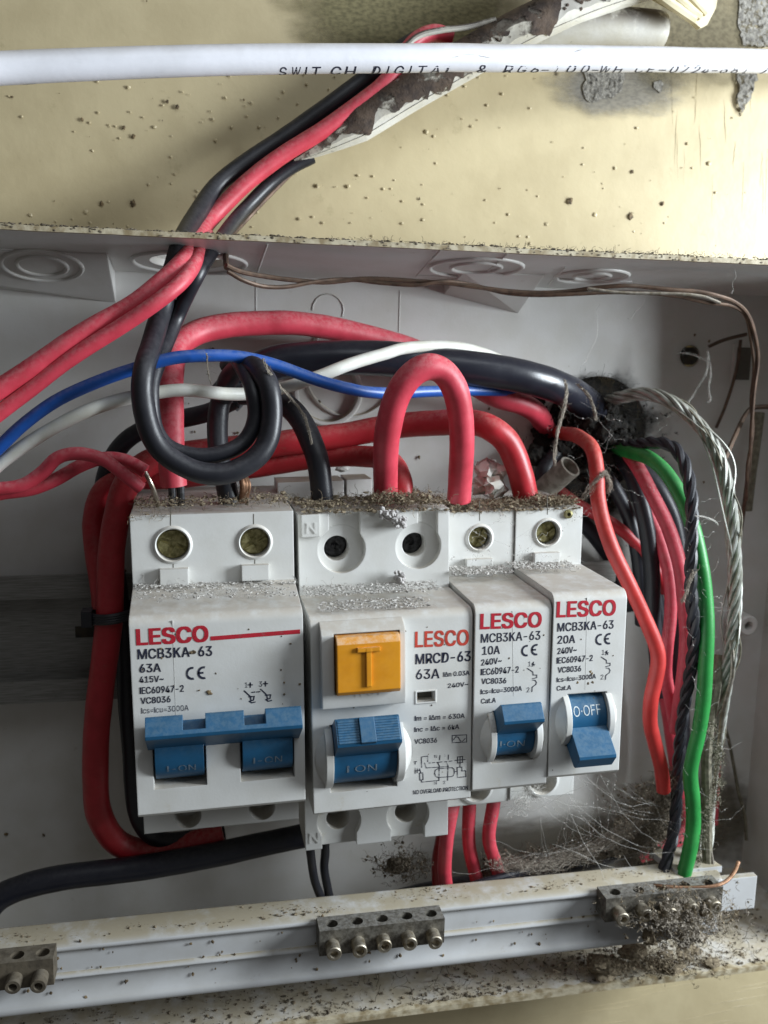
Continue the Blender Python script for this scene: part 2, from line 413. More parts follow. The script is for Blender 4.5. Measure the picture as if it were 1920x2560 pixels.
lm = MB(); sm = MB()
for _ in range(260):
    px, py = U(-40, 1960), U(180, 640)
    if rnd() > (1.25 - abs(px-900)/1100): continue
    p = wall_pt(px, py); r = U(.12, .42)*(1 if rnd() < .8 else 1.6); lm.blob((p.x, 9.75, p.z), r, (1, .5, 1), .3, 1)
for _ in range(55):
    px, py = U(-40, 1960), (U(-30, 110) if rnd() < .2 else U(180, 640)); p = wall_pt(px, py)
    sm.blob((p.x, 9.7, p.z), U(.08, .10+.28*rnd()**2), (1, .4, U(.7, 1.6)), .6, 0)
for px, py, r in ((333,510,.8),(443,268,.6),(334,342,.6),(1424,502,.9),(1576,541,.9),(1655,510,.6),(418,255,.5),(1580,430,.5),(255,510,.6),(206,300,.5),(310,320,.5)):
    p = wall_pt(px, py); sm.blob((p.x, 9.6, p.z), r*.8, (1, .5, 1.2), .6, 1)
tag(lm.build('paint_bumps', M['paintlump'], wall), kind='stuff')
tag(sm.build('wall_specks', M['speck'], wall), kind='stuff')
# brushed ridges of paint at the right and under the box
br = MB()
for k in range(60):
    px, py = (U(1660, 1960), U(200, 690)) if k < 22 else (U(1150, 1960), U(2440, 2600))
    p = wall_pt(px, py); ln = U(8, 26); t = Vector((U(-.12,.02), 0, 1)) if k < 22 else Vector((1, 0, U(.02,.10)))
    pts = [p + t*(ln*(q/5-.5)) + Vector((U(-.2,.2), 0, U(-.2,.2))) for q in range(6)]
    br.tube([(q.x, 9.98, q.z) for q in pts], [.01, .03, .045, .045, .03, .01], 6)
tag(br.build('brush_ridges', M['paintlump'], wall), kind='stuff')

# ------------------------------------------------------------------ the box
RIMD, BACK = 208, 250
YR = RIMD - 250                      # -42
rim_top = at(960, 617, RIMD).z
rim_bot = at(1200, 2500, RIMD).z
XL, XR = -150.0, at(1888, 1700, 250).x + 1
bx = empty('distribution_box', ((XL+XR)/2, 0, rim_bot))
tag(bx, 'open shallow grey plastic wall box holding the breakers and all the wiring', 'electrical box')
BO = Vector(((XL+XR)/2, 0, rim_bot))
zt_back = at(700, 694, 250).z; zb_back = rim_bot + 3.5
pan = MB().box(XL-4, XR+2, 0, 2.2, zb_back-4, zt_back+6).build('back_panel', M['box'], bx, org=BO)
def cylinder(c, axis, r, h0, h1, n=40): return MB().lathe(c, axis, [(r, h0), (r, h1)], n)
hc = at(1490, 1075, 250); hole_r = 15.5
def shift(mb, o): mb.v = [(v[0]-o.x, v[1]-o.y, v[2]-o.z) for v in mb.v]; return mb
h2 = at(1725, 890, 250)
cut(pan, [shift(cylinder((hc.x, -5, hc.z), (0,1,0), hole_r, 0, 12), BO), shift(cylinder((h2.x, -5, h2.z), (0,1,0), 3.1, 0, 12), BO)])
# top wall: sloping underside, knockouts, lip
tw = MB().prism([(YR, rim_top), (0.5, zt_back), (0.5, zt_back+2.2), (YR, rim_top+1.0)], XL, XR+4).build('top_wall', M['box'], bx, org=BO)
slope = math.atan2(rim_top - zt_back, 42)
def on_top(px, py, off=0.0):
    """pixel -> point on the underside of the top wall"""
    r = ray(px, py)
    n = Vector((0, -math.sin(slope), -math.cos(slope)))      # underside normal (down, out)
    p0 = Vector((0, YR, rim_top))
    t = (p0 - CAM).dot(n) / r.dot(n)
    return CAM + r*t + n*off
kn = on_top(470, 655); tdir = Vector((0, math.cos(slope), -math.sin(slope))); tn = Vector((0, -math.sin(slope), -math.cos(slope)))
cut(tw, [shift(cylinder(kn, tn, 9.0, -8, 6), BO)])
def arc_tube(c, r, rt, a0=0, a1=2*math.pi, n=28, sides=8):
    pts = [c + Vector((1,0,0))*(r*math.cos(a0+(a1-a0)*k/n)) + tdir*(r*math.sin(a0+(a1-a0)*k/n)) for k in range(n+1)]
    return MB().tube(pts, rt, sides)
for px, py, rs in ((474, 656, (13.5,)), (1190, 668, (11.5, 6.2)), (1480, 690, (9.2, 4.6))):
    c = on_top(px, py, .0)
    for r in rs: arc_tube(c, r, .6).build('knockout_ring', M['box'], bx, org=BO)
def top_line(a, b, rt=.28):
    p, q = on_top(*a), on_top(*b); MB().tube([p, p.lerp(q, .5), q], rt, 6).build('moulded_line', M['box'], bx, org=BO)
for a, b in (((668,609),(642,684)), ((1102,624),(1041,690)), ((1041,688),(1312,697)), ((1268,634),(1205,690)), ((1414,668),(1371,712)), ((1385,696),(1580,703))):
    top_line(a, b)
for v_ in ((1000, 726, 1000, 830), (640, 700, 640, 800)):      # faint moulding lines down the panel
    a, b = at(v_[0], v_[1], 250), at(v_[2], v_[3], 250)
    MB().box(a.x-.15, a.x+.15, -.12, .3, b.z, a.z).build('moulded_line', M['box'], bx, org=BO)
def block(xl, xr, pyl, pyr, front_py, knock=None):
    """wedge under the top wall that drops towards the back panel"""
    zl, zr = at(xl, pyl, 249.8).z, at(xr, pyr, 249.8).z
    ax, bx_ = at(xl, pyl, 249.8).x, at(xr, pyr, 249.8).x
    f = on_top(xr, front_py); fy = f.y; fz = rim_top-(fy-YR)*math.tan(slope)
    if knock:
        q = [Vector((ax,fy,fz-.3)), Vector((bx_,fy,fz-.3)), Vector((bx_,.2,zr))]; nn = (q[1]-q[0]).cross(q[2]-q[1]).normalized(); dd = (q[2]-q[1]).normalized()
        r_ = ray(*knock); c = CAM + r_*((q[0]-CAM).dot(nn)/r_.dot(nn))
        for rr in (9.0, 5.6):
            MB().tube([c + Vector((1,0,0))*(rr*math.cos(.2244*k)) + dd*(rr*.8*math.sin(.2244*k)) for k in range(29)], .55, 8).build('knockout_ring', M['box'], bx, org=BO)
    MB().hexa([(ax,fy,fz-.3),(bx_,fy,fz-.3),(bx_,.2,zr),(ax,.2,zl),(ax,fy,fz+.5),(bx_,fy,fz+.5),(bx_,.2,zt_back+1),(ax,.2,zt_back+1)]
              ).build('corner_block', M['box'], bx, org=BO)
block(-700, 289, 640, 757, 634, (105, 664))
block(1110, 1296, 735, 784, 684)
MB().prism([(YR, rim_bot), (.5, zb_back), (.5, zb_back-2.4), (YR, rim_bot-1.6)], XL, XR+4).build('bottom_wall', M['box'], bx, org=BO)
MB().hexa([(XR+3,YR,rim_bot-1.6),(XR+5.5,YR,rim_bot-1.6),(XR+3,1,zb_back),(XR,1,zb_back),(XR+3,YR,rim_top+1.5),(XR+5.5,YR,rim_top+1.5),(XR+3,1,zt_back),(XR,1,zt_back)]
          ).build('side_wall', M['box'], bx, org=BO)
# rounded inner corner, top right
cc = []
for k in range(9):
    a = math.pi/2*k/8; cc.append((XR-9+9*math.cos(a), zt_back-9+9*math.sin(a)))
cm = MB(); pr = [(XR+2, zt_back+2)] + cc
cm.add([(x, .1, z) for x, z in pr] + [(x+1.5, YR+1, z+3.5) for x, z in pr], [tuple(range(10)), tuple(range(19, 9, -1))] + [(i, (i+1) % 10, 10+(i+1) % 10, 10+i) for i in range(10)])
cm.build('corner_fillet', M['box'], bx, org=BO)
# rim lip along the top and bottom edges
n = 120
def lipstrip(zc, th):
    vs = []; lip = MB()
    for i in range(n+1):
        x = XL + (XR+4-XL)*i/n; j = .22*noise.noise(Vector((x*.25, zc, 0)))
        vs += [(x, YR-.5, zc-th/2+.3*j), (x, YR-.5, zc+th/2+j), (x, YR+2, zc+th/2+j), (x, YR+2, zc-th/2+.3*j)]
    fs = []
    for i in range(n):
        for k in range(4): fs.append((4*i+k, 4*(i+1)+k, 4*(i+1)+(k+1)%4, 4*i+(k+1)%4))
    lip.add(vs, fs); lip.build('rim_lip', M['rim'], bx, org=BO)
lipstrip(rim_top+.45, 1.1); lipstrip(rim_bot-.7, 1.6)
# screw boss and round knockout
b0 = at(1866, 1562, 243)
MB().lathe((b0.x, 0, b0.z), (0,-1,0), [(3.4, 0), (3.2, 8), (2.7, 8.4), (1.35, 8.2), (1.3, 3)], 28, False).build('screw_boss', M['guard'], bx, org=BO)
MB().lathe((b0.x, -3.5, b0.z), (0,-1,0), [(1.25, 0), (1.2, .3)], 20).build('boss_hole', M['hole'], bx, org=BO)
k0 = at(818, 978, 250)
MB().lathe((k0.x, .3, k0.z), (0,-1,0), [(9.6, 0), (9.5, 2.2), (9.1, 2.6), (8.2, 2.5), (7.8, .2), (7.6, -.3)], 48, False).build('mounting_ring', M['box'], bx, org=BO)
k1 = at(820, 775, 250); MB().tube([(k1.x+4.2*math.cos(a*.4), -.05, k1.z+4.2*math.sin(a*.4)) for a in range(-1, 9)], .2, 6).build('moulded_line', M['box'], bx, org=BO)
k2 = at(840, 925, 250); MB().lathe((k2.x+4, .2, k2.z), (0,-1,0), [(13, 0), (12.9, .9), (12.4, 1.1), (12, .2)], 48, False).build('mounting_ring', M['box'], bx, org=BO)
s0, s1 = at(1838, 868, 250), at(1872, 950, 250)
MB().box(s0.x, s1.x, -.15, .4, s1.z, s0.z).build('latch_slot', M['seam'], bx, org=BO)
MB().box(s0.x-.9, s0.x, -1.2, .4, s1.z-1, s0.z+1).build('latch_rib', M['box'], bx, org=BO)

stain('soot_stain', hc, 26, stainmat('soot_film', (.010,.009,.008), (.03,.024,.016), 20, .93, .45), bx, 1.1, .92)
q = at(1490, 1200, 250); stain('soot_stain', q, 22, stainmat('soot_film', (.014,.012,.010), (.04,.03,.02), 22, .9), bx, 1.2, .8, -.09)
q = at(1700, 2060, 250); stain('brown_patch', q, 34, stainmat('brown_film', (.09,.075,.05), (.15,.125,.085), 34, .75), bx, 1.2, .6, -.07)  # brown film over the lower right of the panel
q = at(1330, 2130, 250); stain('brown_patch', q, 40, stainmat('brown_film', (.10,.085,.06), (.16,.135,.095), 40, .65), bx, 1.3, .35, -.10)  # wide low brown film on the panel behind the bar
# mounting rail
rt, rb_ = at(0, 1442, 238).z, at(0, 1762, 238).z
rl = MB().prism([(-12, rt), (-12, rt-6), (-6.2, rt-6.2), (-6.2, rb_+6.2), (-12, rb_+6), (-12, rb_), (-11, rb_), (-11, rb_+5), (-5, rb_+5), (-5, rt-5), (-11, rt-5), (-11, rt)], -60, 118)
ro = Vector((20, -8, (rt+rb_)/2))
rail = rl.build('mounting_rail', M['rail'], org=ro); rail.rotation_euler = (0, 0, 0)
tag(rail, 'dull zinc mounting rail running behind the row of breakers', 'rail')
for x in (-27, 97):
    MB().box(x-4, x+4, -6.4, -5.6, (rt+rb_)/2-1.5, (rt+rb_)/2+1.5).build('slot', M['hole'], rail, org=ro)

# ------------------------------------------------------------------ breakers
SC = 184/190
class Frame:
    def __init__(s, x, z, d, roll, wd): s.o = Vector((x, d-250, z+200)); s.r = roll; s.w = wd; s.d = d
    def px(s, px, py, y=0.0):
        """photo pixel -> local (x, z) on the plane y of this frame"""
        p = at(px, py, s.d + y) - s.o; c, n = math.cos(s.r), math.sin(s.r)
        return p.x*c + p.z*n, -p.x*n + p.z*c

def put_text(mb, fr, body, a, b, cap, y=-.06, bold=0.0, spacing=1.0):
    """body printed with its baseline from pixel a to pixel b and cap height in pixels"""
    vs, fs, lo, hi = text_mesh(body, bold, spacing)
    ax, az = fr.px(*a, y); bx2, bz = fr.px(*b, y); c2, cz2 = fr.px(a[0], a[1]-cap, y)
    sx = (math.hypot(bx2-ax, bz-az))/(hi-lo); sz = (cz2-az)/CAP
    ux, uz = (bx2-ax), (bz-az); l = math.hypot(ux, uz); ux /= l; uz /= l
    mb.add([(ax + (v.x-lo)*sx*ux - v.y*sz*uz*.5, y-v.z, az + (v.x-lo)*sx*uz + v.y*sz) for v in vs], fs)

def put_line(mb, fr, pts, wpx, y=-.06):
    """printed stroke through pixels"""
    P = [fr.px(*p, y) for p in pts]; h = wpx/2/12.2
    for (ax, az), (bx2, bz) in zip(P[:-1], P[1:]):
        l = math.hypot(bx2-ax, bz-az) or 1; nx_, nz2 = -(bz-az)/l*h, (bx2-ax)/l*h; ex, ez = (bx2-ax)/l*h*.8, (bz-az)/l*h*.8
        y -= .0015
        mb.add([(ax+nx_-ex, y, az+nz2-ez), (bx2+nx_+ex, y, bz+nz2+ez), (bx2-nx_+ex, y, bz-nz2+ez), (ax-nx_-ex, y, az-nz2-ez)], [(3,2,1,0)])

def ce_mark(mb, fr, a, b, hpx, y=-.06):
    (ax, az), (bx2, bz) = fr.px(*a, y), fr.px(*b, y); cz2 = fr.px(a[0], a[1]-hpx, y)[1]
    h = cz2-az; R = h/2; t = h*.17
    for cx_, zz in ((ax+R, az+R), (bx2-R*.1, bz+R)):
        n = 16; vs = []
        for k in range(n+1):
            an = math.radians(75+210*k/n)
            for rr in (R, R-t): vs.append((cx_+rr*.92*math.cos(an), y, zz+rr*math.sin(an)))
        mb.add(vs, [(2*k, 2*k+2, 2*k+3, 2*k+1) for k in range(n)])
    mb.add([(bx2-R*.95, y, bz+R-t*.45), (bx2-R*.15, y, bz+R-t*.45), (bx2-R*.15, y, bz+R+t*.45), (bx2-R*.95, y, bz+R+t*.45)], [(0,1,2,3)])

def arc(cy, cz, r, a0, a1, n=6):
    return [(cy + r*math.cos(math.radians(a0+(a1-a0)*k/n)), cz + r*math.sin(math.radians(a0+(a1-a0)*k/n))) for k in range(n+1)]

def nose_profile(top, decktop, low, nh=43.0, y_deck=16.0):
    return ([(56, decktop), (y_deck, decktop), (y_deck, top)] + arc(2.2, -2.0, 2.2, 80, 180, 7)[0:8] + [(0, -nh+.8), (.8, -nh), (y_deck-1, -nh-1.0), (y_deck-1, low), (56, low)])

def screw(fr_parent, fr, px, py, r, depth, m, well_name='terminal_screw', y_deck=16.0):
    x, z = fr.px(px, py, y_deck)
    mb = MB(); yb = y_deck + depth
    mb.lathe((x, yb, z), (0,-1,0), [(r*.97, -1.2), (r*.97, 0.0)], 26)
    rot = U(0, 1.2)
    for k in range(4):      # four raised quarters leave the cross slot open
        a0 = rot + k*math.pi/2
        n = 6; pts = []
        ox, oz = r*.24*math.cos(a0+math.pi/4), r*.24*math.sin(a0+math.pi/4)
        pts = [(x+ox, z+oz)] + [(x+ox*.8+r*.66*math.cos(a0+math.pi/2*q/n), z+oz*.8+r*.66*math.sin(a0+math.pi/2*q/n)) for q in range(n+1)]
        m2 = len(pts)
        mb.add([(p[0], yb-.7, p[1]) for p in pts] + [(p[0], yb, p[1]) for p in pts], [tuple(range(m2)), tuple(range(2*m2-1, m2-1, -1))] + [(i, m2+i, m2+(i+1) % m2, (i+1) % m2) for i in range(m2)])
    return mb.build(well_name, m, fr_parent)

def toggle_parts(parent, x0, x1, zc, R, cy, ang, lever_x=None, lever_len=12.2, lever_t=4.2, cheek=1.4, ramp=2.2, ribs=False, cheek_r=None, with_cheeks=True):
    """drum and lever between two curved cheeks; ang in degrees above the horizontal"""
    cr = cheek_r or R+1.0
    if with_cheeks:
        for side in (-1, 1):
            xa = x0 if side < 0 else x1
            mb = MB(); prof = arc(cy, zc, cr, 90, 270, 20)
            mb.prism(prof + [(cy+1, zc-cr), (cy+1, zc+cr)], xa, xa+side*cheek) if side > 0 else mb.prism(prof + [(cy+1, zc-cr), (cy+1, zc+cr)], xa-cheek, xa)
            # outer ramp
            p2 = arc(cy, zc, cr-.7, 90, 270, 20); p3 = arc(cy+1.2, zc, cr-2.2, 90, 270, 20)
            xb, xc = xa+side*cheek, xa+side*(cheek+ramp); nn = len(p2)
            vs = [(xb-side*.01, y, z) for y, z in p2] + [(xc, y, z) for y, z in p3]
            mb.add(vs, [(i, i+1, nn+i+1, nn+i) if side > 0 else (i+1, i, nn+i, nn+i+1) for i in range(nn-1)])
            mb.build('cheek', M['guard'], parent)
    tg = MB().prism(arc(cy, zc, R, 80, 280, 24) + [(cy+3, zc-R*.9), (cy+3, zc+R*.9)], x0+.15, x1-.15).build('toggle', M['blue'], parent)
    a = math.radians(ang); d = (-math.cos(a), math.sin(a)); q = (math.sin(a), math.cos(a))
    def pt(u, v): return (cy + d[0]*u + q[0]*v, zc + d[1]*u + q[1]*v)
    lx0, lx1 = lever_x or (x0+.15, x1-.15)
    h = lever_t/2
    lv = MB().prism([pt(R*.6, -h*1.15), pt(lever_len-.5, -h), pt(lever_len, -h+.5), pt(lever_len, h-.5), pt(lever_len-.5, h), pt(R*.6, h*1.15)], lx0, lx1)
    return tg, lv, pt

def legend(parent, body, fr, a, b, cap, cy, zc, R):
    """letters wrapped on the drum"""
    vs, fs, lo, hi = text_mesh(body, .0, 1.0, 4)
    yy = cy-R
    ax, az = fr.px(*a, yy); bx2, bz = fr.px(*b, yy); top = fr.px(a[0], a[1]-cap, yy)[1]
    sx = (bx2-ax)/(hi-lo); sz = (top-az)/CAP; out = []
    for v in vs:
        x = ax+(v.x-lo)*sx; z = az + v.y*sz + (bz-az)*(v.x-lo)/(hi-lo)
        th = max(-1.3, min(1.3, (z-zc)/R)); out.append((x, cy-(R+.06)*math.cos(th), zc+(R+.06)*math.sin(th)))
    MB().add(out, fs).build('legend', M['legend' if 'OFF' in body else 'legend_dim'], parent)

def collar(parent, fr, px, py, r, y_deck=16.0, out=.5, wd=.6):
    x, z = fr.px(px, py, y_deck)
    MB().lathe((x, y_deck+.2, z), (0,-1,0), [(r+wd+.35, 0), (r+wd, out), (r+.25, out+.2), (r, out-.1), (r, -6)], 36, False).build('screw_collar', M['white'], parent)

def well(fr, px, py, r, y_deck=16.0, depth=9):
    x, z = fr.px(px, py, y_deck); return cylinder((x, y_deck-2, z), (0,1,0), r, 0, depth+2, 36)

def seam(parent, fr, pts, y, m='seam', hw=.10):
    mb = MB()
    P = [fr.px(*p, y) for p in pts]
    for (ax, az), (bx2, bz) in zip(P[:-1], P[1:]):
        mb.hexa([(ax-hw,y-.03,az),(ax+hw,y-.03,az),(ax+hw,y+.3,az),(ax-hw,y+.3,az),(bx2-hw,y-.03,bz),(bx2+hw,y-.03,bz),(bx2+hw,y+.3,bz),(bx2-hw,y+.3,bz)])
    mb.build('seam', M[m], parent, False)

def clip_tab(parent, fr, px0, px1, py0, py1, y_deck=16.0, out=1.6):
    (xa, za), (xb, zb) = fr.px(px0, py0, y_deck-out), fr.px(px1, py1, y_deck-out)
    MB().box(xa, xb, y_deck-out, y_deck+.3, min(za, zb), max(za, zb)).build('clip_tab', M['white'], parent)

def lower_wells(fr, pts, r, low, y_deck=15.0):
    out = []
    for px, py in pts:
        x, z = fr.px(px, py, y_deck); out.append(cylinder((x, y_deck-2, z), (0,1,0), r, 0, 8, 30))
    return out

FA = Frame(-13.7*SC, -54.6*SC, 184.0, .021, 35.4)
FR = Frame(23.9*SC, -56.0*SC, 184.0, .028, 35.4)
FT = Frame(60.7*SC, -54.3*SC, 183.4, .022, 17.6)
FW = Frame(78.95*SC, -52.2*SC, 183.0, .020, 17.4)

# ---- two-pole breaker (left)
A = empty('circuit_breaker', FA.o, FA.r)
tag(A, 'wide two-pole white breaker at the left with both blue toggles joined by a long bar', 'circuit breaker', 'white breakers side by side on the rail')
dk = FA.px(331, 1290, 16)[1]; low = FA.px(372, 2084, 15)[1]
bodyA = MB().prism(nose_profile(2.6, dk, low), .1, 35.0).build('body', M['white'], A)
xd1 = (FA.px(386, 1900)[0], FA.px(512, 1900)[0]); xd2 = (FA.px(604, 1880)[0], FA.px(732, 1880)[0])
zA = FA.px(560, 1880)[1]
cut(bodyA, [well(FA, 431.6, 1362, 3.45), well(FA, 636.7, 1355, 3.2)] + [MB().box(x[0]-.3, x[1]+.3, -4, 7, zA-7, zA+6) for x in (xd1, xd2)]
    + lower_wells(FA, [(470, 2040), (655, 2020)], 3.0, low))
for px, py, r in ((431.6, 1362, 3.45), (636.7, 1355, 3.2)):
    screw(A, FA, px, py, r, 1.9, M['brass']); collar(A, FA, px, py, r)
clip_tab(A, FA, 399, 472, 1425, 1468); clip_tab(A, FA, 604, 673, 1415, 1450)
seam(A, FA, [(427, 1268), (426, 1325)], 16); seam(A, FA, [(433, 1405), (433, 1426)], 16)
seam(A, FA, [(634, 1285), (634, 1318)], 16); seam(A, FA, [(637, 1390), (637, 1410)], 16)
seam(A, FA, [(431, 1552), (440, 1790)], -.0, 'seam_light', .045)
for x in (xd1, xd2):
    tg, lv, pt = toggle_parts(A, x[0], x[1], zA, 6.2, 4.6, 40, with_cheeks=False)
tb = MB().prism([pt(4.5, -1.6), pt(13.6, -2.3), pt(14.2, -1.8), pt(14.2, 1.9), pt(13.7, 2.4), pt(9, 2.4), pt(4.5, 1.6)], FA.px(362, 1830, -7)[0], FA.px(756, 1800, -7)[0])
bar_ = tb.build('link_bar', M['blue'], A)
cuts = []
for pa, pb in ((456, 513), (611, 665)):
    xa, xb = FA.px(pa, 1800, -7)[0], FA.px(pb, 1790, -7)[0]
    p = [pt(10.2, -.9), pt(17, -.9), pt(17, 4), pt(10.2, 4)]
    cuts.append(MB().prism(p, xa, xb))
cut(bar_, cuts)
legend(A, 'I-ON', FA, (418, 1934), (490, 1929), 18, 4.6, zA, 6.2); legend(A, 'I-ON', FA, (634, 1913), (706, 1907), 18, 4.6, zA, 6.2)
pr = MB(); put_text(pr, FA, 'LESCO', (341, 1612.8), (522, 1603), 39, bold=.05); put_line(pr, FA, [(531, 1596), (746, 1579)], 11)
pr.build('red_lettering', M['red_ink'], A, False)
pr = MB()
put_text(pr, FA, 'MCB3KA-63', (344.7, 1648), (531, 1639), 24.5, bold=.024); put_text(pr, FA, '63A', (349, 1681.6), (403, 1679), 21, bold=.022)
put_text(pr, FA, '415V~', (349, 1707), (409.8, 1704), 15.5, bold=.024); put_text(pr, FA, 'IEC60947-2', (350, 1735), (460, 1729), 16.5, bold=.024)
put_text(pr, FA, 'VC8036', (352, 1760), (427, 1755), 15.5, bold=.024); put_text(pr, FA, 'Ics=Icu=3000A', (354, 1784), (472, 1776), 14)
ce_mark(pr, FA, (464, 1701), (512, 1698), 33)
put_text(pr, FA, '1', (613, 1719), (619, 1718.6), 13); put_text(pr, FA, '3', (648, 1717), (656, 1716), 13)
for x, y in ((626, 1712), (664, 1709)): put_line(pr, FA, [(x, y-5), (x, y+6)], 3); put_line(pr, FA, [(x-5, y), (x+5, y)], 3)
for dx, dy in ((0, 0), (41, -4)):
    put_line(pr, FA, [(611+dx, 1727+dy), (626+dx, 1741+dy), (628+dx, 1752+dy)], 3)
    put_line(pr, FA, [(623+dx, 1742+dy), (636+dx, 1741+dy), (634+dx, 1750+dy), (624+dx, 1753+dy), (630+dx, 1757+dy), (638+dx, 1755+dy)], 3)
put_line(pr, FA, [(630, 1731), (637, 1730)], 3); put_line(pr, FA, [(642, 1730), (650, 1729)], 3)
pr.build('dark_lettering', M['ink'], A, False)

# ---- residual current device
B = empty('residual_current_device', FR.o, FR.r)
tag(B, 'white breaker with a square orange test button above its ribbed blue toggle', 'circuit breaker', 'white breakers side by side on the rail')
YD = 19.0
dkR = FR.px(754, 1286, YD)[1]; lowR = FR.px(765, 2124, YD)[1]; dtop = FR.px(900, 1480, YD)[1]
prof = [(56, dkR), (YD, dkR), (YD, dtop)] + arc(2.0, -1.9, 2.0, 80, 180, 7) + [(0, -43.6), (.8, -44.2), (YD-.5, -45.2), (YD-.5, lowR), (56, lowR)]
bodyB = MB().prism(prof, .1, 35.3).build('body', M['white'], B)
xR = (FR.px(833, 1900, -2)[0], FR.px(993, 1880, -2)[0]); zR = FR.px(905, 1888)[1]
def recess(px, py, r, up):
    x, z = FR.px(px, py, YD); return [cylinder((x, YD-3, z), (0,1,0), r, 0, 5.2, 40)] + ([MB().box(x-4.0, x+2.2 if up > 0 else x+4.0, YD-3, YD+2.2, min(z, z+up*14), max(z, z+up*14))])
x1_, z1_ = FR.px(845, 1375, YD); x2_, z2_ = FR.px(1040, 1366, YD)
cutsB = [cylinder((x1_+.9, YD-3, z1_), (0,1,0), 5.5, 0, 5.0, 44), cylinder((x2_+.6, YD-3, z2_), (0,1,0), 5.4, 0, 5.0, 44),
         MB().box(x1_-2.0, x1_+5.2, YD-3, YD+1.9, z1_+2, z1_+14), MB().box(x2_+.5, x2_+5.2, YD-3, YD+1.9, z2_+2, z2_+14),
         cylinder((x1_, YD-3, z1_), (0,1,0), 2.95, 0, 14, 36), cylinder((x2_, YD-3, z2_), (0,1,0), 2.85, 0, 14, 36),
         MB().box(xR[0]-.4, xR[1]+.4, -4, 9, zR-8, zR+7.5)]
wx0, wz0 = FR.px(1042, 1760); wx1, wz1 = FR.px(1087, 1727)
cutsB.append(MB().box(wx0, wx1, -2, 5, wz0+.3, wz1))
for px, py in ((848, 2055), (1020, 2038)):
    x, z = FR.px(px, py, YD-.5); cutsB += [cylinder((x, YD-3, z), (0,1,0), 5.3, 0, 4.4, 40), cylinder((x, YD-3, z), (0,1,0), 2.9, 0, 12, 30),
                                         MB().box(x-4.2, x+4.2, YD-3, YD+1.4, z-14, z-2)]
cut(bodyB, cutsB)
for (x, z) in ((x1_, z1_), (x2_, z2_)):
    px = None
    mb = MB(); yb = YD+6.0; r = 2.9
    mb.lathe((x, yb, z), (0,-1,0), [(r, -1), (r, 0), (r*.8, .5), (r*.3, .5), (r*.25, -.4)], 24)
    for k in range(5): mb.blob((x+U(-1.5,1.5), yb-.6, z+U(-1.5,1.5)), U(.3,.7), (1,.5,1), .6, 0)
    mb.build('terminal_screw', M['darkscrew'], B)
mb = MB()
nx0, nz0 = FR.px(757, 1342, YD-1); nx1, nz1 = FR.px(806, 1290, YD-1)
MB().box(nx0-.2, nx1-.6, YD-1.0, YD+.5, nz0-.2, nz1+.4).build('marker_plate', M['white'], B)
mb = MB(); put_text(mb, FR, 'N', (768, 1335), (793, 1334), 28, y=YD-1.25, bold=-.0)
mb.build('embossed_letter', M['guard'], B, False)
mb2 = MB(); put_text(mb2, FR, 'N', (775, 2110), (800, 2108), 27, y=YD-.75)
mb2.build('embossed_letter', M['guard'], B, False)
# button housing
ha, hb = FR.px(803, 1582, -3), FR.px(1014, 1756, -3)
hx0, hz1 = ha; hx1, hz0 = hb
housing = MB().hexa([(hx0-.2,0.3,hz0-.9),(hx1-.3,0.3,hz0-.9),(hx1-.3,3.0,hz0-.9),(hx0-.2,3.0,hz0-.9),(hx0-.2,.3,hz1+1.5),(hx1-.3,.3,hz1+1.5),(hx1-.3,3,hz1+1.5),(hx0-.2,3,hz1+1.5)])
housing = MB().prism([(.4, hz0-1.0), (-2.8, hz0-.2), (-3.0, hz0+.2), (-3.0, hz1-.8), (-2.2, hz1), (.4, hz1+1.4)], hx0, hx1).build('button_housing', M['white'], B)
ba, bb = FR.px(842, 1598, -5), FR.px(1001, 1730, -5)
q0, q1 = ba[0], bb[0]; r1, r0 = ba[1], bb[1]
cut(housing, [MB().box(q0-.35, q1+.35, -6, 1.5, r0-.35, r1+.35)])
bt = MB().prism([(1, r0), (-4.4, r0), (-5.2, r0+.9), (-5.2, r1-1.3), (-4.2, r1), (1, r1)], q0, q1).build('test_button', M['orange'], B)
tx, tz = (q0+q1)/2+.1, (r0+r1)/2
MB().box(tx-.75, tx+.35, -5.65, -5.1, r0+1.9, r1-2.2).box(tx-2.6, tx+2.2, -5.7, -5.1, r1-3.0, r1-2.05).build('embossed_letter', M['orange'], bt)
mb = MB(); put_text(mb, FR, 'TEST', (880, 1743), (957, 1736), 19, y=-3.06, bold=.02); mb.build('embossed_letter', M['guard'], B, False)
MB().box(wx0+.1, wx1-.1, 2.6, 3.2, wz0+.4, wz1-.1).build('indicator_flag', M['seam'], B)
wf = MB()
for a_ in ((wx0-.35, wx0, wz0, wz1+.3), (wx1, wx1+.35, wz0, wz1+.3), (wx0, wx1, wz1, wz1+.3), (wx0, wx1, wz0, wz0+.3)): wf.box(a_[0], a_[1], -.14, .5, a_[2], a_[3])
wf.build('window_frame', M['guard'], B)
tg, lv, pt = toggle_parts(B, xR[0], xR[1], zR, 7.2, 4.4, 38, lever_len=13.4, lever_t=6.0, cheek=1.6, ramp=2.0, cheek_r=8.1)
for k in range(9):
    u = -2.4 + k*.55
    p, q2 = pt(13.3, u), pt(13.75, u+.25)
    for xa, xb in ((xR[0]+.5, xR[0]+5.0), (xR[0]+8.4, xR[1]-.5)):
        lv.hexa([(xa,p[0],p[1]-.13),(xb,p[0],p[1]-.13),(xb,q2[0]+.3,q2[1]-.13),(xa,q2[0]+.3,q2[1]-.13),(xa,q2[0],p[1]+.16),(xb,q2[0],p[1]+.16),(xb,p[0]+.3,q2[1]+.1),(xa,p[0]+.3,q2[1]+.1)])
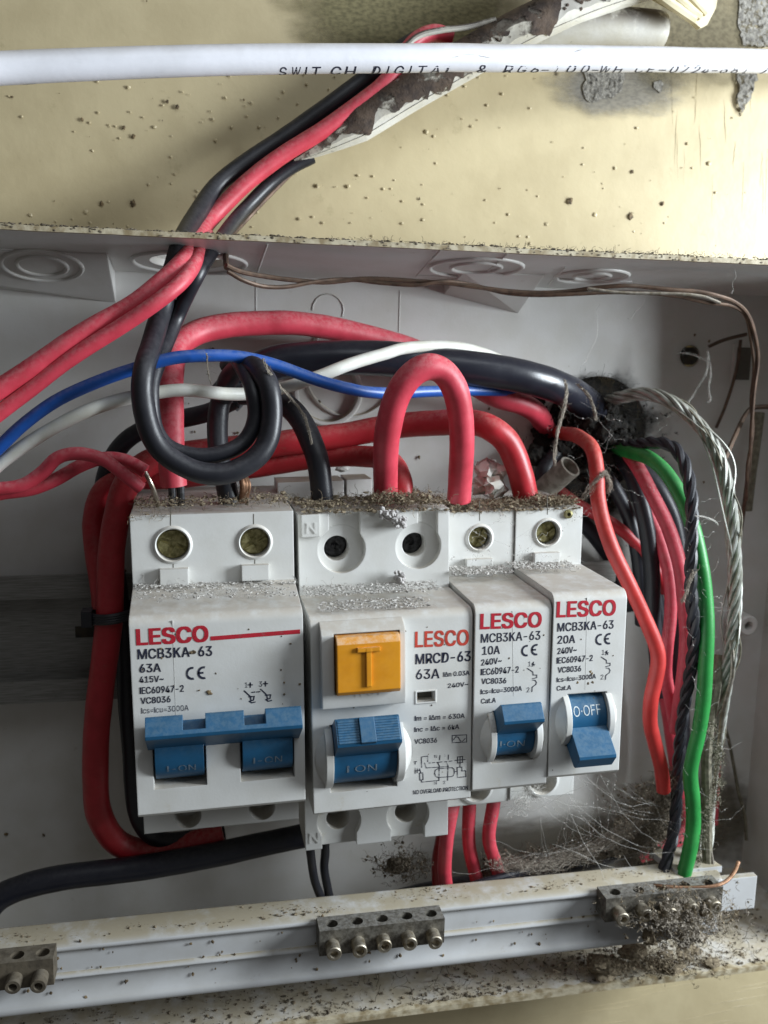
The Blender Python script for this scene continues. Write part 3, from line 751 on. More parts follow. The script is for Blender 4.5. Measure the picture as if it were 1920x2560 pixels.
lv.prism([pt(13, -2.7), pt(14.0, -2.6), pt(14.0, 2.7), pt(13, 2.8)], xR[0]+5.1, xR[0]+8.3)
lv.build('lever', M['blue'], tg)
legend(B, 'I ON', FR, (868, 1934), (943, 1929), 19, 4.4, zR, 7.2)
for pa, pb in (((700, 1252), (866, 1205)), ((872, 1246), (936, 1203))):
    p, q2 = at(*pa, 226)-FR.o, at(*pb, 226)-FR.o
    MB().box(p.x, q2.x, 42, 52, p.z-4, q2.z).build('rear_clip', M['box'], B)
pr = MB(); put_text(pr, FR, 'LESCO', (1037, 1618), (1172, 1612), 38, bold=.035); pr.build('red_lettering', M['pale_red_ink'], B, False)
pr = MB()
put_text(pr, FR, 'MRCD-63', (1038.5, 1660.6), (1177, 1652), 25, bold=.022); put_text(pr, FR, '63A', (1040, 1698), (1099, 1695.5), 24, bold=.012)
pr.build('dark_lettering', M['ink'], B, False)
pr = MB()
put_text(pr, FR, 'IΔn 0.03A', (1108.7, 1692), (1174, 1687.5), 11.5, bold=.024); put_text(pr, FR, '240V~', (1120, 1720), (1171, 1715), 11, bold=.018)
put_text(pr, FR, 'Im = IΔm = 630A', (1037, 1802), (1162, 1795), 12, bold=.022); put_text(pr, FR, 'Inc = IΔc = 6kA', (1036, 1830), (1148, 1822), 11.5, bold=.022)
put_text(pr, FR, 'VC8036', (1036, 1860), (1093, 1856), 12, bold=.024); put_text(pr, FR, 'NO OVERLOAD PROTECTION', (1033, 1986), (1170, 1974), 10, bold=.022)
def zz(p): return (700+.3617*p[0], 1600+.3617*p[1])
def strokes(mb, fr, ls, wd, y=-.06):
    for l in ls: put_line(mb, fr, [zz(p) for p in l], wd, y)
strokes(pr, FR, [[(1190,660),(1290,655),(1290,705),(1192,710),(1190,660)], [(1200,690),(1215,668),(1232,672),(1248,698),(1262,700),(1280,680)],
  [(980,880),(978,808),(1022,802),(1022,840)], [(1000,850),(1012,884),(1165,874)], [(1028,850),(1040,850)], [(1055,848),(1070,847)], [(1085,846),(1120,842)], [(1135,842),(1155,840)],
  [(1170,838),(1190,836)], [(1210,832),(1280,826)], [(1228,808),(1228,850)], [(1245,806),(1245,880)], [(1262,806),(1262,846)], [(1226,808),(1264,805)], [(1228,850),(1264,846)],
  [(1106,798),(1104,830)], [(1165,795),(1164,826)], [(1090,845),(1102,870),(1100,970)], [(1150,842),(1162,868),(1160,970)],
  [(1090,890),(1190,882)], [(1090,890),(1074,900),(1070,922),(1078,942),(1095,950)], [(1095,950),(1185,944)], [(1190,882),(1204,892),(1206,922),(1198,938),(1185,944)],
  [(1206,910),(1225,910)], [(1225,880),(1258,878),(1258,905),(1284,903),(1286,944),(1228,950),(1225,880)], [(935,885),(935,922)], [(935,905),(965,900)], [(950,885),(950,918)], [(965,890),(975,920)],
  [(966,920),(988,918),(990,965),(968,968),(966,920)], [(978,968),(980,982),(1100,970)], [(935,840),(935,858)], [(928,842),(944,840)]], 2.2)
put_text(pr, FR, 'N', zz((1065,1000)), zz((1084,998)), 8); put_text(pr, FR, '2', zz((1128,996)), zz((1143,994)), 8); put_text(pr, FR, 'N', zz((1068,815)), zz((1086,813)), 7); put_text(pr, FR, '1', zz((1138,806)), zz((1144,805)), 7)
pr.build('circuit_diagram', M['worn_ink'], B, False)

# ---- single-pole breakers
def single(fr, label, wells, tab, seamx, dkpx, lowpx, zpx, xs, ang, leg, gx):
    E = empty('circuit_breaker', fr.o, fr.r)
    tag(E, label, 'circuit breaker', 'white breakers side by side on the rail')
    Y2 = 25.5
    dk = fr.px(*dkpx, Y2)[1]; low = fr.px(*lowpx, Y2-1)[1]
    b = MB().prism(nose_profile(.4, dk, low, y_deck=Y2), .1, fr.w-.1).build('body', M['white'], E)
    zc = fr.px(*zpx)[1]; x0_, x1_ = fr.px(xs[0], zpx[1], -2)[0], fr.px(xs[1], zpx[1], -2)[0]
    px, py, r = wells
    cut(b, [well(fr, px, py, r, Y2), MB().box(x0_-.3, x1_+.3, -4, 8, zc-6.2, zc+6.2), cylinder((fr.w*.5, Y2-4, low+4.6), (0,1,0), 3.5, 0, 10, 32)])
    MB().lathe((fr.w*.5, Y2-.8, low+4.6), (0,-1,0), [(4.6, 0), (4.4, .6), (3.7, .8), (3.5, .4), (3.5, -6)], 36, False).build('screw_collar', M['white'], E)
    screw(E, fr, px, py, r, 2.0, M['brass'], y_deck=Y2); collar(E, fr, px, py, r, Y2)
    clip_tab(E, fr, *tab, Y2)
    seam(E, fr, [(px, py-92), (px, py-r*12-10)], Y2)
    tg, lv, pt = toggle_parts(E, x0_, x1_, zc, 5.7, 4.0, ang, lever_x=(x0_+.1, x1_-.1), lever_len=12.6, lever_t=4.4, cheek=1.3, ramp=2.0, cheek_r=7.0)
    lv.build('lever', M['blue'], tg)
    legend(E, leg[0], fr, leg[1], leg[2], leg[3], 4.0, zc, 5.7)
    return E
T = single(FT, 'narrow white breaker with its blue toggle up, just right of the orange test button breaker', (1199, 1345, 2.75), (1167, 1232, 1400, 1441), 1281,
           (1128, 1281), (1267, 2003), (1270, 1840), (1240, 1340), 38, ('I·ON', (1250, 1870), (1312, 1867), 17), (1200, 2000))
Wb = single(FW, 'narrow white breaker at the right end of the row with its blue toggle down', (1368.5, 1332, 2.95), (1337.6, 1399.5, 1384, 1426), 1469,
            (1453, 1268), (1432, 1985), (1470, 1797), (1428, 1521), -38, ('O·OFF', (1436, 1793), (1504, 1786), 24), (1360, 1960))
def yy(p): return (1150+.3014*p[0], 1600+.3014*p[1])
pr = MB(); put_text(pr, FT, 'LESCO', (1200, 1572.5), (1354, 1567), 37, bold=.042); pr.build('red_lettering', M['red_ink'], T, False)
pr = MB()
put_text(pr, FT, 'MCB3KA-63', (1202.5, 1607), (1351, 1598.7), 22, bold=.012); put_text(pr, FT, '10A', (1206, 1637), (1250, 1634.5), 20.5, bold=.016)
put_text(pr, FT, '240V~', (1203.5, 1664), (1254.6, 1658), 15, bold=.022); put_text(pr, FT, 'IEC60947-2', (1202.5, 1688), (1297, 1681), 15.6, bold=.022)
put_text(pr, FT, 'VC8036', (1203.6, 1710), (1266, 1708), 13.6, bold=.022); put_text(pr, FT, 'Ics=Icu=3000A', (1202, 1735.6), (1305, 1726.6), 12, bold=.018)
put_text(pr, FT, 'Cat.A', (1203, 1759), (1240, 1756), 12, bold=.018); put_text(pr, FT, '1', (1321, 1666), (1327, 1665.6), 12); put_text(pr, FT, '2', (1317, 1731), (1324, 1730), 12)
ce_mark(pr, FT, (1302, 1642), (1342, 1638.5), 29)
for l in ([(612,182),(600,218)], [(598,198),(622,202)], [(604,190),(616,214)], [(560,235),(605,265),(608,290),(638,290),(638,312),(603,320)],
          [(603,332),(625,334),(636,352),(630,370),(612,382),(600,392),(598,428)]): put_line(pr, FT, [yy(p) for p in l], 2.2)
pr.build('dark_lettering', M['ink'], T, False)
pr = MB(); put_text(pr, FW, 'LESCO', (1391, 1543), (1539, 1537.5), 38, bold=.042); pr.build('red_lettering', M['red_ink'], Wb, False)
pr = MB()
put_text(pr, FW, 'MCB3KA-63', (1393.6, 1579), (1534, 1571), 21, bold=.016); put_text(pr, FW, '20A', (1394, 1609.5), (1438, 1607), 19.5, bold=.018)
put_text(pr, FW, '240V~', (1394, 1635.5), (1442, 1631), 15, bold=.022); put_text(pr, FW, 'IEC60947-2', (1392, 1659), (1482, 1652), 15, bold=.022)
put_text(pr, FW, 'VC8036', (1394.6, 1682), (1453, 1678), 14, bold=.022); put_text(pr, FW, 'Ics=Icu=3000A', (1392, 1705.5), (1490, 1696), 11.5, bold=.018)
put_text(pr, FW, 'Cat.A', (1392, 1726.6), (1428, 1724), 11.5, bold=.018); put_text(pr, FW, '1', (1505, 1637), (1511, 1636.6), 12); put_text(pr, FW, '2', (1502, 1699), (1509, 1698), 12)
ce_mark(pr, FW, (1487, 1614), (1524, 1611), 29)
for l in ([(1222,88),(1210,124)], [(1206,104),(1232,106)], [(1212,94),(1228,120)], [(1172,140),(1215,168),(1218,192),(1246,192),(1246,212),(1212,220)],
          [(1214,232),(1236,234),(1246,252),(1240,272),(1222,284),(1210,296),(1208,328)]): put_line(pr, FW, [yy(p) for p in l], 2.2)
pr.build('dark_lettering', M['ink'], Wb, False)
x, z = FW.px(1420, 1285, 25.5)
mb = MB(); mb.lathe((x, 25.7, z), (0,-1,0), [(1.2, 0), (1.0, .9), (.5, 1.0), (.4, .2)], 12); mb.build('rivet', M['brass'], Wb)
for fr, E, l in ((FT, T, [(1281, 1528), (1284, 1740)]), (FW, Wb, [(1468, 1495), (1463, 1725)])): seam(E, fr, l, -.0, 'seam_light', .045)

# ------------------------------------------------------------------ wires
def wire(name, label, cat, pts, wpx, m, group=None, n=14, per=7, parent=None, wob=.45, wref=None):
    W = [at(*p) for p in pts]
    mid = pts[len(pts)//2] if wref is None else wref
    r = wpx/2/ppm(*mid)
    path = spline(W, per)
    if wob:
        o3 = U(0, 90); path = [p + Vector((noise.noise(p*.06+Vector((o3,0,0))), .4*noise.noise(p*.06+Vector((0,0,o3))), noise.noise(p*.06+Vector((0,o3,0)))))*min(wob, r*.45) for p in path]
    mb = MB()
    rr = [r*(1+.035*noise.noise(p*.09)+.02*noise.noise(p*.35)) if name != 'coaxial_cable' else r for p in path]
    mb.tube(path, rr, n)
    org = path[0]
    o = mb.build(name, m, parent, True, org)
    if parent is None: tag(o, label, cat, group)
    o['_r'] = r
    return o, path, r, org

def part_tube(name, parent, org, pts, wpx, m, n=10, per=6):
    W = [at(*p) for p in pts]; r = wpx/2/ppm(*pts[0])
    return MB().tube(spline(W, per), r, n).build(name, m, parent, True, org)

# cable across the top
cx_, cpath, cr_, corg = wire('coaxial_cable', 'thick white round cable with printed dark lettering across the top of the wall', 'cable',
     [(-260,182,188),(0,171,195),(240,161,199),(480,152,203),(720,147,207),(960,145.5,211),(1200,145.5,216),(1440,147,222),(1680,149.5,229),(1920,152.5,237),(2180,157,246)], 79, M['coax'], n=28, wref=(0,171,195), wob=.15)
tm = MB()
def coax_text(body, pxa, pxb, hmm=2.7, dash=True):
    vs, fs, lo, hi = text_mesh(body, .012, 1.0, 7)
    for f_ in [None]:
        out = []
        for v in vs:
            px = pxa + (pxb-pxa)*(v.x-lo)/(hi-lo)
            # nearest point on the cable path
            best = min(range(len(cpath)-1), key=lambda i: abs(at_px(cpath[i])-px))
            a, b = cpath[best], cpath[best+1]; xa, xb = at_px(a), at_px(b)
            p = a.lerp(b, 0 if xb == xa else max(-1, min(1, (px-xa)/(xb-xa))))
            th = math.radians(-99 + 4*(pxa-700)/1200 + 6*max(0, (pxa-1050)/850)) + (v.y/CAP*hmm)/cr_
            out.append(p + Vector((0, -math.cos(th), math.sin(th)))*(cr_*1.022+.02))
        tm.add(out, fs)
def at_px(p):
    d = p - CAM; c = cX*d.x + cY*d.y + cZ*d.z      # camera-axis components
    return W_PX/2 + F_PX*c.x/c.z
for t_, a_, b_ in (('S', 697, 716), ('W', 728, 750), ('I', 762, 766), ('T', 778, 800), ('C', 826, 852), ('H', 862, 888), ('D', 930, 950), ('I', 966, 970), ('G', 985, 1008), ('I', 1022, 1026), ('T', 1042, 1064),
                   ('A', 1076, 1100), ('L', 1114, 1136), ('&', 1192, 1216), ('R', 1258, 1280), ('G', 1292, 1314), ('6', 1326, 1346), ('-', 1352, 1370), ('1', 1386, 1394), ('0', 1414, 1436), ('0', 1450, 1470), ('-', 1478, 1494),
                   ('W', 1496, 1522), ('H', 1532, 1552), ('C', 1585, 1606), ('E', 1616, 1634), ('-', 1644, 1662), ('0', 1672, 1690), ('7', 1700, 1716), ('2', 1728, 1744), ('4', 1752, 1770), ('-', 1776, 1790),
                   ('6', 1798, 1816), ('8', 1826, 1842), ('1', 1856, 1864), ('/', 1902, 1916)):
    coax_text(t_, a_, b_)
tm.build('printed_lettering', M['ink'], cx_, False, corg)
sc = MB()
for (pa, pb, ya, hw) in ((1120, 1228, 146, 1.0), (1432, 1462, 150, .5), (1420, 1445, 128, .3), (220, 246, 158, .35), (40, 90, 190, .7)):
    vs = []
    for k in range(9):
        t = k/8; px = pa+(pb-pa)*t; b = min(range(len(cpath)-1), key=lambda i: abs(at_px(cpath[i])-px)); a, c = cpath[b], cpath[b+1]
        p = a.lerp(c, (px-at_px(a))/(at_px(c)-at_px(a))); w_ = hw*math.sin(math.pi*min(1, t+.06))*(.7+.5*rnd())
        th0 = math.asin(max(-1, min(1, (146-ya)/40)))-.3 + (.25*t if hw < .8 else .08*math.sin(t*3))
        for e in (-1, 1):
            th = th0 + e*w_/cr_*.5; vs.append(p + Vector((0, -math.cos(th), math.sin(th)))*(cr_*1.022+.015))
    sc.add(vs, [(2*k, 2*k+2, 2*k+3, 2*k+1) for k in range(8)])
tag(sc.build('scuff_marks', M['scuff'], cx_, False, corg), kind='stuff')

GI = 'single core wires coming down from the wall into the box'
wire('black_wire', 'black wire on the outer side of the pair coming down the wall from the conduit', 'wire',
     [(1110,88,252),(1060,95,252),(1010,118,250),(940,178,250),(905,204,251),(825,262,251),(745,320,251),(640,388,250),(543,468,247),(482,550,237),(456,600,224),(440,660,213),(420,720,216),(402,790,214),(380,860,206),(362,920,200),(356,992,198),(373,1076,197),
      (411,1134,197),(486,1177,197),(563,1183,197),(631,1153,198),(669,1108,199),(682,1042,200),(674,975,201),(656,938,203),(630,915,207),(600,918,212),(570,950,216),(556,1000,218)], 46, M['black'], per=6, wref=(560,505,246))
wire('red_wire', 'red wire lying over the black pair on the wall above the box', 'wire',
     [(1130,95,250),(1080,84,250),(1030,110,248),(985,180,247),(930,240,247),(815,322,247),(705,388,247),(606,464,246),(530,545,243),(500,588,235),(474,622,222),(455,655,212),(405,702,208),(330,762,206),(180,850,204),(60,935,203),(-60,1015,202)], 43, M['red'], wref=(570,520,243))
wire('red_wire', 'lower red wire of the twisted pair entering through the opened knockout', 'wire',
     [(520,590,238),(500,628,220),(482,672,210),(450,712,205),(385,762,203),(290,825,203),(170,900,203),(60,985,203),(-60,1075,202)], 40, M['red'], wref=(300,830,203))
bw, bp_, br_, bo = wire('black_wire', 'black wire emerging from under the red one beside the dirty conduit', 'wire',
     [(780,392,252),(728,420,252),(664,470,251),(600,535,247),(556,590,237),(520,640,220),(492,690,214),(462,750,216),(436,810,216),(400,900,208),(378,970,204),(384,1060,202),(420,1115,201),(490,1140,200),(560,1132,200),(612,1100,201),(637,1042,202),(630,975,203),(612,930,207),(588,898,214),(566,915,219)], 36, M['black'], per=6, wref=(550,590,236))
wire('brown_wire', 'thin bare brown wire hanging beside the black wires on the wall', 'wire',
     [(770,395,252),(720,440,252),(660,500,251),(610,555,249),(580,592,240),(566,630,226),(565,668,214)], 13, M['brown'], n=8)

# blue and white wires across the box
wire('blue_wire', 'bright blue wire arching across the box in front of the thick red cable', 'wire',
     [(-60,1175,205),(0,1118,205),(60,1062,205),(150,1000,205),(260,946,205),(350,915,205),(430,896,205),(521,892,206),(600,896,208),(694,915,210),(810,957,212),(880,974,214),(926,980,216),(1000,984,220),(1076,981,224),(1180,977,230),(1290,978,238)], 32, M['blu'])
wire('white_wire', 'cream white wire passing behind the black coil and over the thick black cable', 'wire',
     [(-60,1215,207),(0,1158,207),(100,1090,207),(200,1036,207),(300,1002,208),(400,981,208),(470,977,208),(560,984,211),(640,980,214),(720,965,215),(800,938,216),(868,912,218),(960,886,222),(1010,871,225),(1076,866,228),(1150,870,231),(1210,885,236),(1270,910,243)], 32, M['wht'])

# thick cables
GT = 'thick red cables looping over the breakers'
tr, tp, trr, tro = wire('red_cable', 'thick red cable arching from the left breaker over to the hole in the panel', 'cable',
     [(434,1212,211),(429,1150,211),(427,1080,212),(427,1000,214),(428,930,218),(442,870,223),(490,833,228),(560,816,231),(640,808,233),(720,806,234),(800,815,236),(880,830,238),(960,850,240),(1050,880,242),(1150,940,240),(1230,988,238),(1300,1008,239),(1345,1035,243),(1370,1085,254)], 66, M['red'], n=20, wref=(427,1000,214))
for dx in (-3, 18):
    part_tube('conductor', tr, tro, [(432+dx,1205,211),(434+dx,1235,211.5),(435+dx,1275,212)], 20, M['darkscrew'])
ul, up_, ur, uo = wire('red_cable', 'short thick red loop standing on top of the test button breaker', 'cable',
     [(962,1250,212),(962,1200,210),(965,1140,207),(973,1070,204),(992,995,202),(1024,943,201),(1066,918,201),(1106,930,202),(1136,975,203),(1150,1040,205),(1154,1110,207),(1152,1180,210),(1148,1250,212)], 63, M['red'], n=22, wref=(1154,1110,207))
wire('red_cable', 'thick red cable from the right breakers running behind the loop and down the left', 'cable',
     [(1318,1255,217),(1300,1180,216),(1268,1105,216),(1222,1066,216),(1170,1054,220),(1100,1056,224),(1020,1063,228),(930,1076,230),(840,1092,231),(740,1106,231),(640,1118,231),(540,1128,231),(450,1138,230),(370,1160,228),(316,1210,226),(292,1280,225),(280,1360,224),(276,1440,223),(272,1530,222),(262,1640,222),(250,1740,222),(242,1850,223),(240,1950,224),(252,2040,225),(300,2110,227),(390,2130,228),(490,2105,228),(560,2085,228)], 64, M['dkred'], n=18, wref=(740,1106,231))
wire('red_cable', 'thick red cable from the middle of the row passing behind the black coil', 'cable',
     [(1008,1250,214),(1000,1195,216),(970,1150,222),(900,1140,229),(800,1144,233),(700,1157,234),(600,1172,234),(500,1186,234),(400,1196,234),(310,1200,234),(258,1230,234),(238,1300,233),(242,1380,231),(250,1450,229),(256,1520,227)], 54, M['dkred'], n=16, wref=(700,1157,234))
wire('black_cable', 'thick glossy black cable running right into the dark hole in the panel', 'cable',
     [(560,1000,232),(610,950,232),(690,908,232),(780,896,231),(870,893,230),(960,897,230),(1050,905,230),(1140,916,229),(1230,926,229),(1320,944,230),(1395,968,234),(1455,1000,242),(1496,1038,252),(1512,1066,259)], 84, M["navy"], n=20, wref=(1320,948,230))
wire('black_cable', 'black cable bending down into the first terminal of the test button breaker', 'cable',
     [(600,985,226),(660,985,224),(710,1008,221),(748,1045,218),(776,1100,215),(795,1160,213),(806,1250,213)], 56, M['black'], n=16)
wire('black_cable', 'black cable sweeping left behind the thick red riser and down beside the breakers', 'cable',
     [(585,1000,226),(520,1032,228),(440,1050,231),(370,1068,234),(310,1105,235),(272,1160,236),(258,1230,236),(266,1330,236),(290,1440,235),(306,1560,232),(314,1700,230),(322,1830,228),(332,1960,227),(352,2055,227),(400,2100,228),(480,2096,229),(560,2080,230)], 46, M['black'], n=14, wref=(440,1050,231))
bc, _, _, bco = wire('black_cable', 'black cable with bare copper showing at the second terminal of the left breaker', 'cable',
     [(590,960,220),(560,985,219),(545,1030,218),(543,1090,216),(550,1150,214),(562,1200,212),(572,1255,212)], 52, M['black'], n=16)
for dx, dy in ((0,0), (8,4), (15,10), (4,12)):
    part_tube('conductor', bc, bco, [(598+dx,1180+dy,210+dx*.1),(606+dx,1215,209+dx*.1),(602+dx*.7,1255,211)], 14, M['copper'])
# twisted red pair at the left
rp, _, _, rpo = wire('red_wire', 'red wire of the left twisted pair ending in a bare silver tip', 'wire',
     [(-60,1245,208),(10,1232,208),(80,1222,208),(140,1198,209),(200,1166,210),(256,1148,210),(312,1152,209),(364,1178,208)], 34, M['red'])
part_tube('conductor', rp, rpo, [(362,1180,208),(376,1206,208),(388,1236,209),(397,1275,211)], 12, M['tin'])
wire('red_wire', 'red wire twisted over its partner at the left edge of the box', 'wire',
     [(-60,1225,206),(0,1222,206),(60,1212,206),(108,1180,206),(146,1144,205),(196,1134,205),(256,1150,205),(306,1186,205),(352,1222,206)], 34, M['red'])
# cable tie
tie = at(280, 1532, 225); tz_ = tie.z
mb = MB(); ring = []
for k in range(25):
    a = 2*math.pi*k/24; ring.append((tie.x+.2+5.6*math.cos(a), tie.y+.8+8.0*math.sin(a), tz_+.5*math.cos(a)-.4*math.sin(a)))
for dz in (-.8, -.3, .3, .8): mb.tube([(p[0], p[1], p[2]+dz) for p in ring], .55, 6, False)
mb.box(tie.x-6.6, tie.x-4.2, tie.y-5.5, tie.y-1.5, tz_-1.9, tz_+1.9)
tag(mb.build('cable_tie', M['black'], org=tie), 'black cable tie cinched round the red cables beside the left breaker', 'cable tie')

# right-hand bundle
GB = 'wires bundled down the right side of the box'
wire('red_wire', 'orange red wire curving out of the hole and down beside the right breaker', 'wire',
     [(1372,1078,258),(1408,1082,242),(1450,1092,226),(1480,1120,218),(1492,1180,215),(1493,1240,213),(1504,1305,211),(1530,1380,209),(1568,1456,208),(1606,1530,208),(1636,1604,208),(1645,1652,208),(1637,1704,208),(1627,1752,208),(1624,1806,209),(1636,1856,210),(1652,1912,211),(1660,1975,212)], 38, M['orred'], GB)
wire('red_wire', 'darker red wire in the bundle running between the black wires and the twisted black one', 'wire',
     [(1520,1095,258),(1556,1118,246),(1590,1160,232),(1634,1245,225),(1672,1330,222),(1700,1420,220),(1712,1520,219),(1716,1600,219),(1708,1680,219),(1698,1750,220),(1690,1830,222)], 36, M['red'], GB)
wire('red_wire', 'inner red wire in the bundle that crosses behind the orange red one', 'wire',
     [(1530,1130,258),(1560,1170,248),(1590,1220,240),(1630,1300,232),(1658,1380,228),(1674,1460,226),(1676,1540,225),(1668,1610,224),(1664,1680,224),(1676,1750,224),(1690,1820,225)], 32, M['red'], GB)
wire('red_wire', 'red wire running diagonally just behind the right end of the breakers', 'wire',
     [(1390,1220,244),(1450,1265,240),(1530,1308,238),(1585,1350,237),(1630,1410,236),(1664,1480,236)], 30, M['dkred'], GB)
wire('red_wire', 'short red wire showing low between the right bundle and the terminal bar', 'wire',
     [(1650,1640,236),(1690,1900,236),(1712,2040,234),(1700,2090,232),(1660,2120,232),(1600,2140,234)], 36, M['red'], GB)
wire('red_wire', 'red wire half hidden behind the silver stranded cable near the bottom', 'wire',
     [(1800,1760,242),(1793,1860,240),(1788,1960,238),(1782,2060,236)], 24, M['red'], GB)
wire('black_wire', 'thick black wire inside the bundle left of the red ones', 'wire',
     [(1510,1085,258),(1540,1120,248),(1575,1180,236),(1604,1262,231),(1620,1340,230),(1627,1430,230),(1632,1530,230),(1642,1640,231),(1650,1740,232)], 42, M['black'], GB)
wire('black_wire', 'slim black wire behind the thick one in the bundle', 'wire',
     [(1600,1340,238),(1622,1420,238),(1640,1500,238),(1652,1580,238),(1660,1700,238)], 40, M['black'], GB)
wire('black_wire', 'black filler wire added to darken the bundle between the red wires and the green one', 'wire',
     [(1560,1125,248),(1640,1220,240),(1688,1330,238),(1702,1480,237),(1692,1660,237),(1700,1850,237),(1690,2050,236)], 50, M['black'], GB)  # added filler, darkens the gap between the red and green wires
wire('black_wire', 'black wire looping in the shade behind the dusty white sleeve', 'wire',
     [(1440,1060,258),(1400,1120,246),(1360,1180,242),(1380,1250,242),(1450,1300,243),(1530,1400,245),(1580,1520,246)], 40, M['black'], GB)
wire('black_wire', 'black wire dropping from the hole between the sleeve and the red wires', 'wire',
     [(1460,1100,258),(1490,1160,244),(1540,1230,240),(1580,1320,238),(1600,1440,238),(1606,1560,240)], 36, M['black'], GB)
wire('green_wire', 'bright green wire curving down the right side into the terminal bar', 'wire',
     [(1505,1108,258),(1535,1116,247),(1582,1130,232),(1626,1148,222),(1668,1186,217),(1704,1246,213),(1732,1322,210),(1752,1410,208),(1762,1500,207),(1765,1600,206),(1758,1728,206),(1745,1828,206),(1727,1925,206),(1732,1995,206),(1733,2060,206),(1724,2125,205),(1706,2200,205)], 38, M['green'], GB)
def stranded(name, label, cat, pts, wpx, m, k, turns, sr, group=None, wref=None, stray=0):
    W = [at(*p) for p in pts]; path = spline(W, 10); R = wpx/2/ppm(*(wref or pts[len(pts)//2])); org = path[0]
    e = empty(name, org); tag(e, label, cat, group)
    L = [0]
    for a, b in zip(path[:-1], path[1:]): L.append(L[-1]+(b-a).length)
    r2 = R*sr
    for s in range(k):
        pts2 = []; u = (path[1]-path[0]).normalized().orthogonal()
        for i, p in enumerate(path):
            t = (path[min(i+1, len(path)-1)]-path[max(i-1, 0)]).normalized(); u = (u-t*u.dot(t)).normalized(); b = t.cross(u)
            a = 2*math.pi*(s/k + turns*L[i]/L[-1]); pts2.append(p + (u*math.cos(a)+b*math.sin(a))*(R-r2))
        MB().tube(pts2, r2, 8).build('strand', m, e, True, org)
    for q in range(stray):
        o9 = U(0, 99); pts2 = [p + Vector((noise.noise(p*.05+Vector((o9,0,0))), noise.noise(p*.05+Vector((0,o9,0))), .3*noise.noise(p*.05+Vector((0,0,o9)))))*R*2.6 for p in path[int(len(path)*.15):]]
        MB().tube(pts2, R*.13, 6).build('loose_strand', M['dirtstrand'] if q % 2 else m, e, True, org)
    return e
stranded('twisted_wire', 'black twisted stranded wire lying left of the green wire', 'wire',
     [(1500,1122,258),(1540,1118,245),(1585,1112,232),(1635,1106,222),(1680,1116,216),(1708,1152,212),(1724,1210,209),(1730,1280,207),(1728,1370,206),(1727,1460,206),(1732,1540,206),(1734,1610,207),(1724,1690,209),(1708,1780,211),(1698,1880,212),(1692,1980,212),(1684,2080,211),(1664,2160,208),(1652,2220,206)], 34, M['black'], 3, 11, .55, GB)
stranded('stranded_cable', 'silver grey stranded cable curving down the far right of the bundle', 'cable',
     [(1470,1030,259),(1505,1010,250),(1550,994,240),(1610,985,234),(1670,1000,229),(1730,1045,225),(1776,1100,221),(1806,1170,218),(1824,1260,216),(1834,1360,215),(1838,1460,214),(1834,1560,213),(1822,1660,213),(1806,1760,214),(1790,1860,215),(1776,1960,216),(1768,2060,215),(1762,2130,213)], 36, M['strand'], 6, 6, .34, GB, stray=6)
for i, (o1, lab) in enumerate((((0, 0), 'frayed pale wire hanging beside the silver stranded cable'),)):
    wire('frayed_wire', lab, 'wire', [(1826,1600,212),(1830,1680,211),(1812,1760,210),(1800,1840,211),(1786,1960,211),(1772,2080,209),(1780,2150,207),(1790,2200,205)], 11, M['tin'], GB, n=8)
wire('dusty_wire', 'dust coated brown wire hanging just right of the green wire', 'wire', [(1800,1640,216),(1790,1720,213),(1776,1800,212),(1764,1900,211),(1766,2000,210),(1768,2100,209),(1772,2180,207)], 26, M['dirtstrand'], GB, n=9, wob=.5)

# tarnished wires along the top of the box
GC = 'pair of thin bare wires along the top of the box'
wire('bare_wire', 'upper thin bare wire of the pair running along the top of the box', 'wire',
     [(566,664,212),(600,678,214),(660,690,218),(723,700,220),(810,706,222),(900,697,223),(970,698,223),(1047,703,223),(1120,708,223),(1191,718,223),(1280,728,223),(1365,732,222),(1430,728,221),(1490,720,219),(1560,714,217),(1610,716,217),(1683,724,216),(1740,728,216),(1790,738,216),(1835,754,218),(1868,786,221),(1888,840,223),(1896,900,225),(1886,980,226),(1880,1060,227),(1874,1160,229),(1862,1260,233),(1852,1330,238),(1840,1420,243)], 11, M['brown'], GC, n=8)
wire('bare_wire', 'lower thin bare wire of the pair running along the top of the box', 'wire',
     [(570,680,213),(610,702,214),(660,716,217),(720,716,219),(790,704,221),(870,698,223),(960,708,223),(1040,712,222),(1110,702,222),(1180,712,224),(1260,732,224),(1340,738,222),(1430,735,220),(1520,731,219),(1620,734,218),(1700,742,218),(1770,756,218),(1830,764,219),(1864,790,222),(1878,850,224),(1886,920,226),(1878,1000,227),(1882,1080,228),(1868,1170,229),(1866,1250,232)], 10, M['brown'], GC, n=8)
wire('bare_wire', 'shiny silver stretch of bare wire near the top right corner', 'wire',
     [(1470,722,215),(1540,731,215),(1620,733,215),(1700,735,215),(1760,741,216),(1800,757,217)], 9, M['tin'], None, n=8)
wire('brown_wire', 'thin brown wire crossing from the right edge to the silver stranded cable', 'wire',
     [(1930,1018,232),(1885,1020,232),(1866,1034,232),(1850,1062,230),(1832,1100,226),(1812,1145,222)], 12, M['brown'], n=8)
wire('brown_wire', 'thin dark wire hanging down the panel below the latch slot', 'wire',
     [(1852,850,247),(1846,900,247),(1832,960,247),(1812,1020,247),(1790,1070,247)], 8, M['brown'], n=8)
wire('brown_wire', 'brown wire stub sticking out beside the small round hole', 'wire', [(1772,866,246),(1810,850,245),(1866,836,244)], 9, M['brown'], n=8)
wire('dusty_wire', 'dusty dark wire hanging down the right wall of the box', 'wire', [(1900,1030,244),(1890,1100,243),(1880,1180,243),(1868,1275,244)], 26, M['dirtstrand'], n=10)
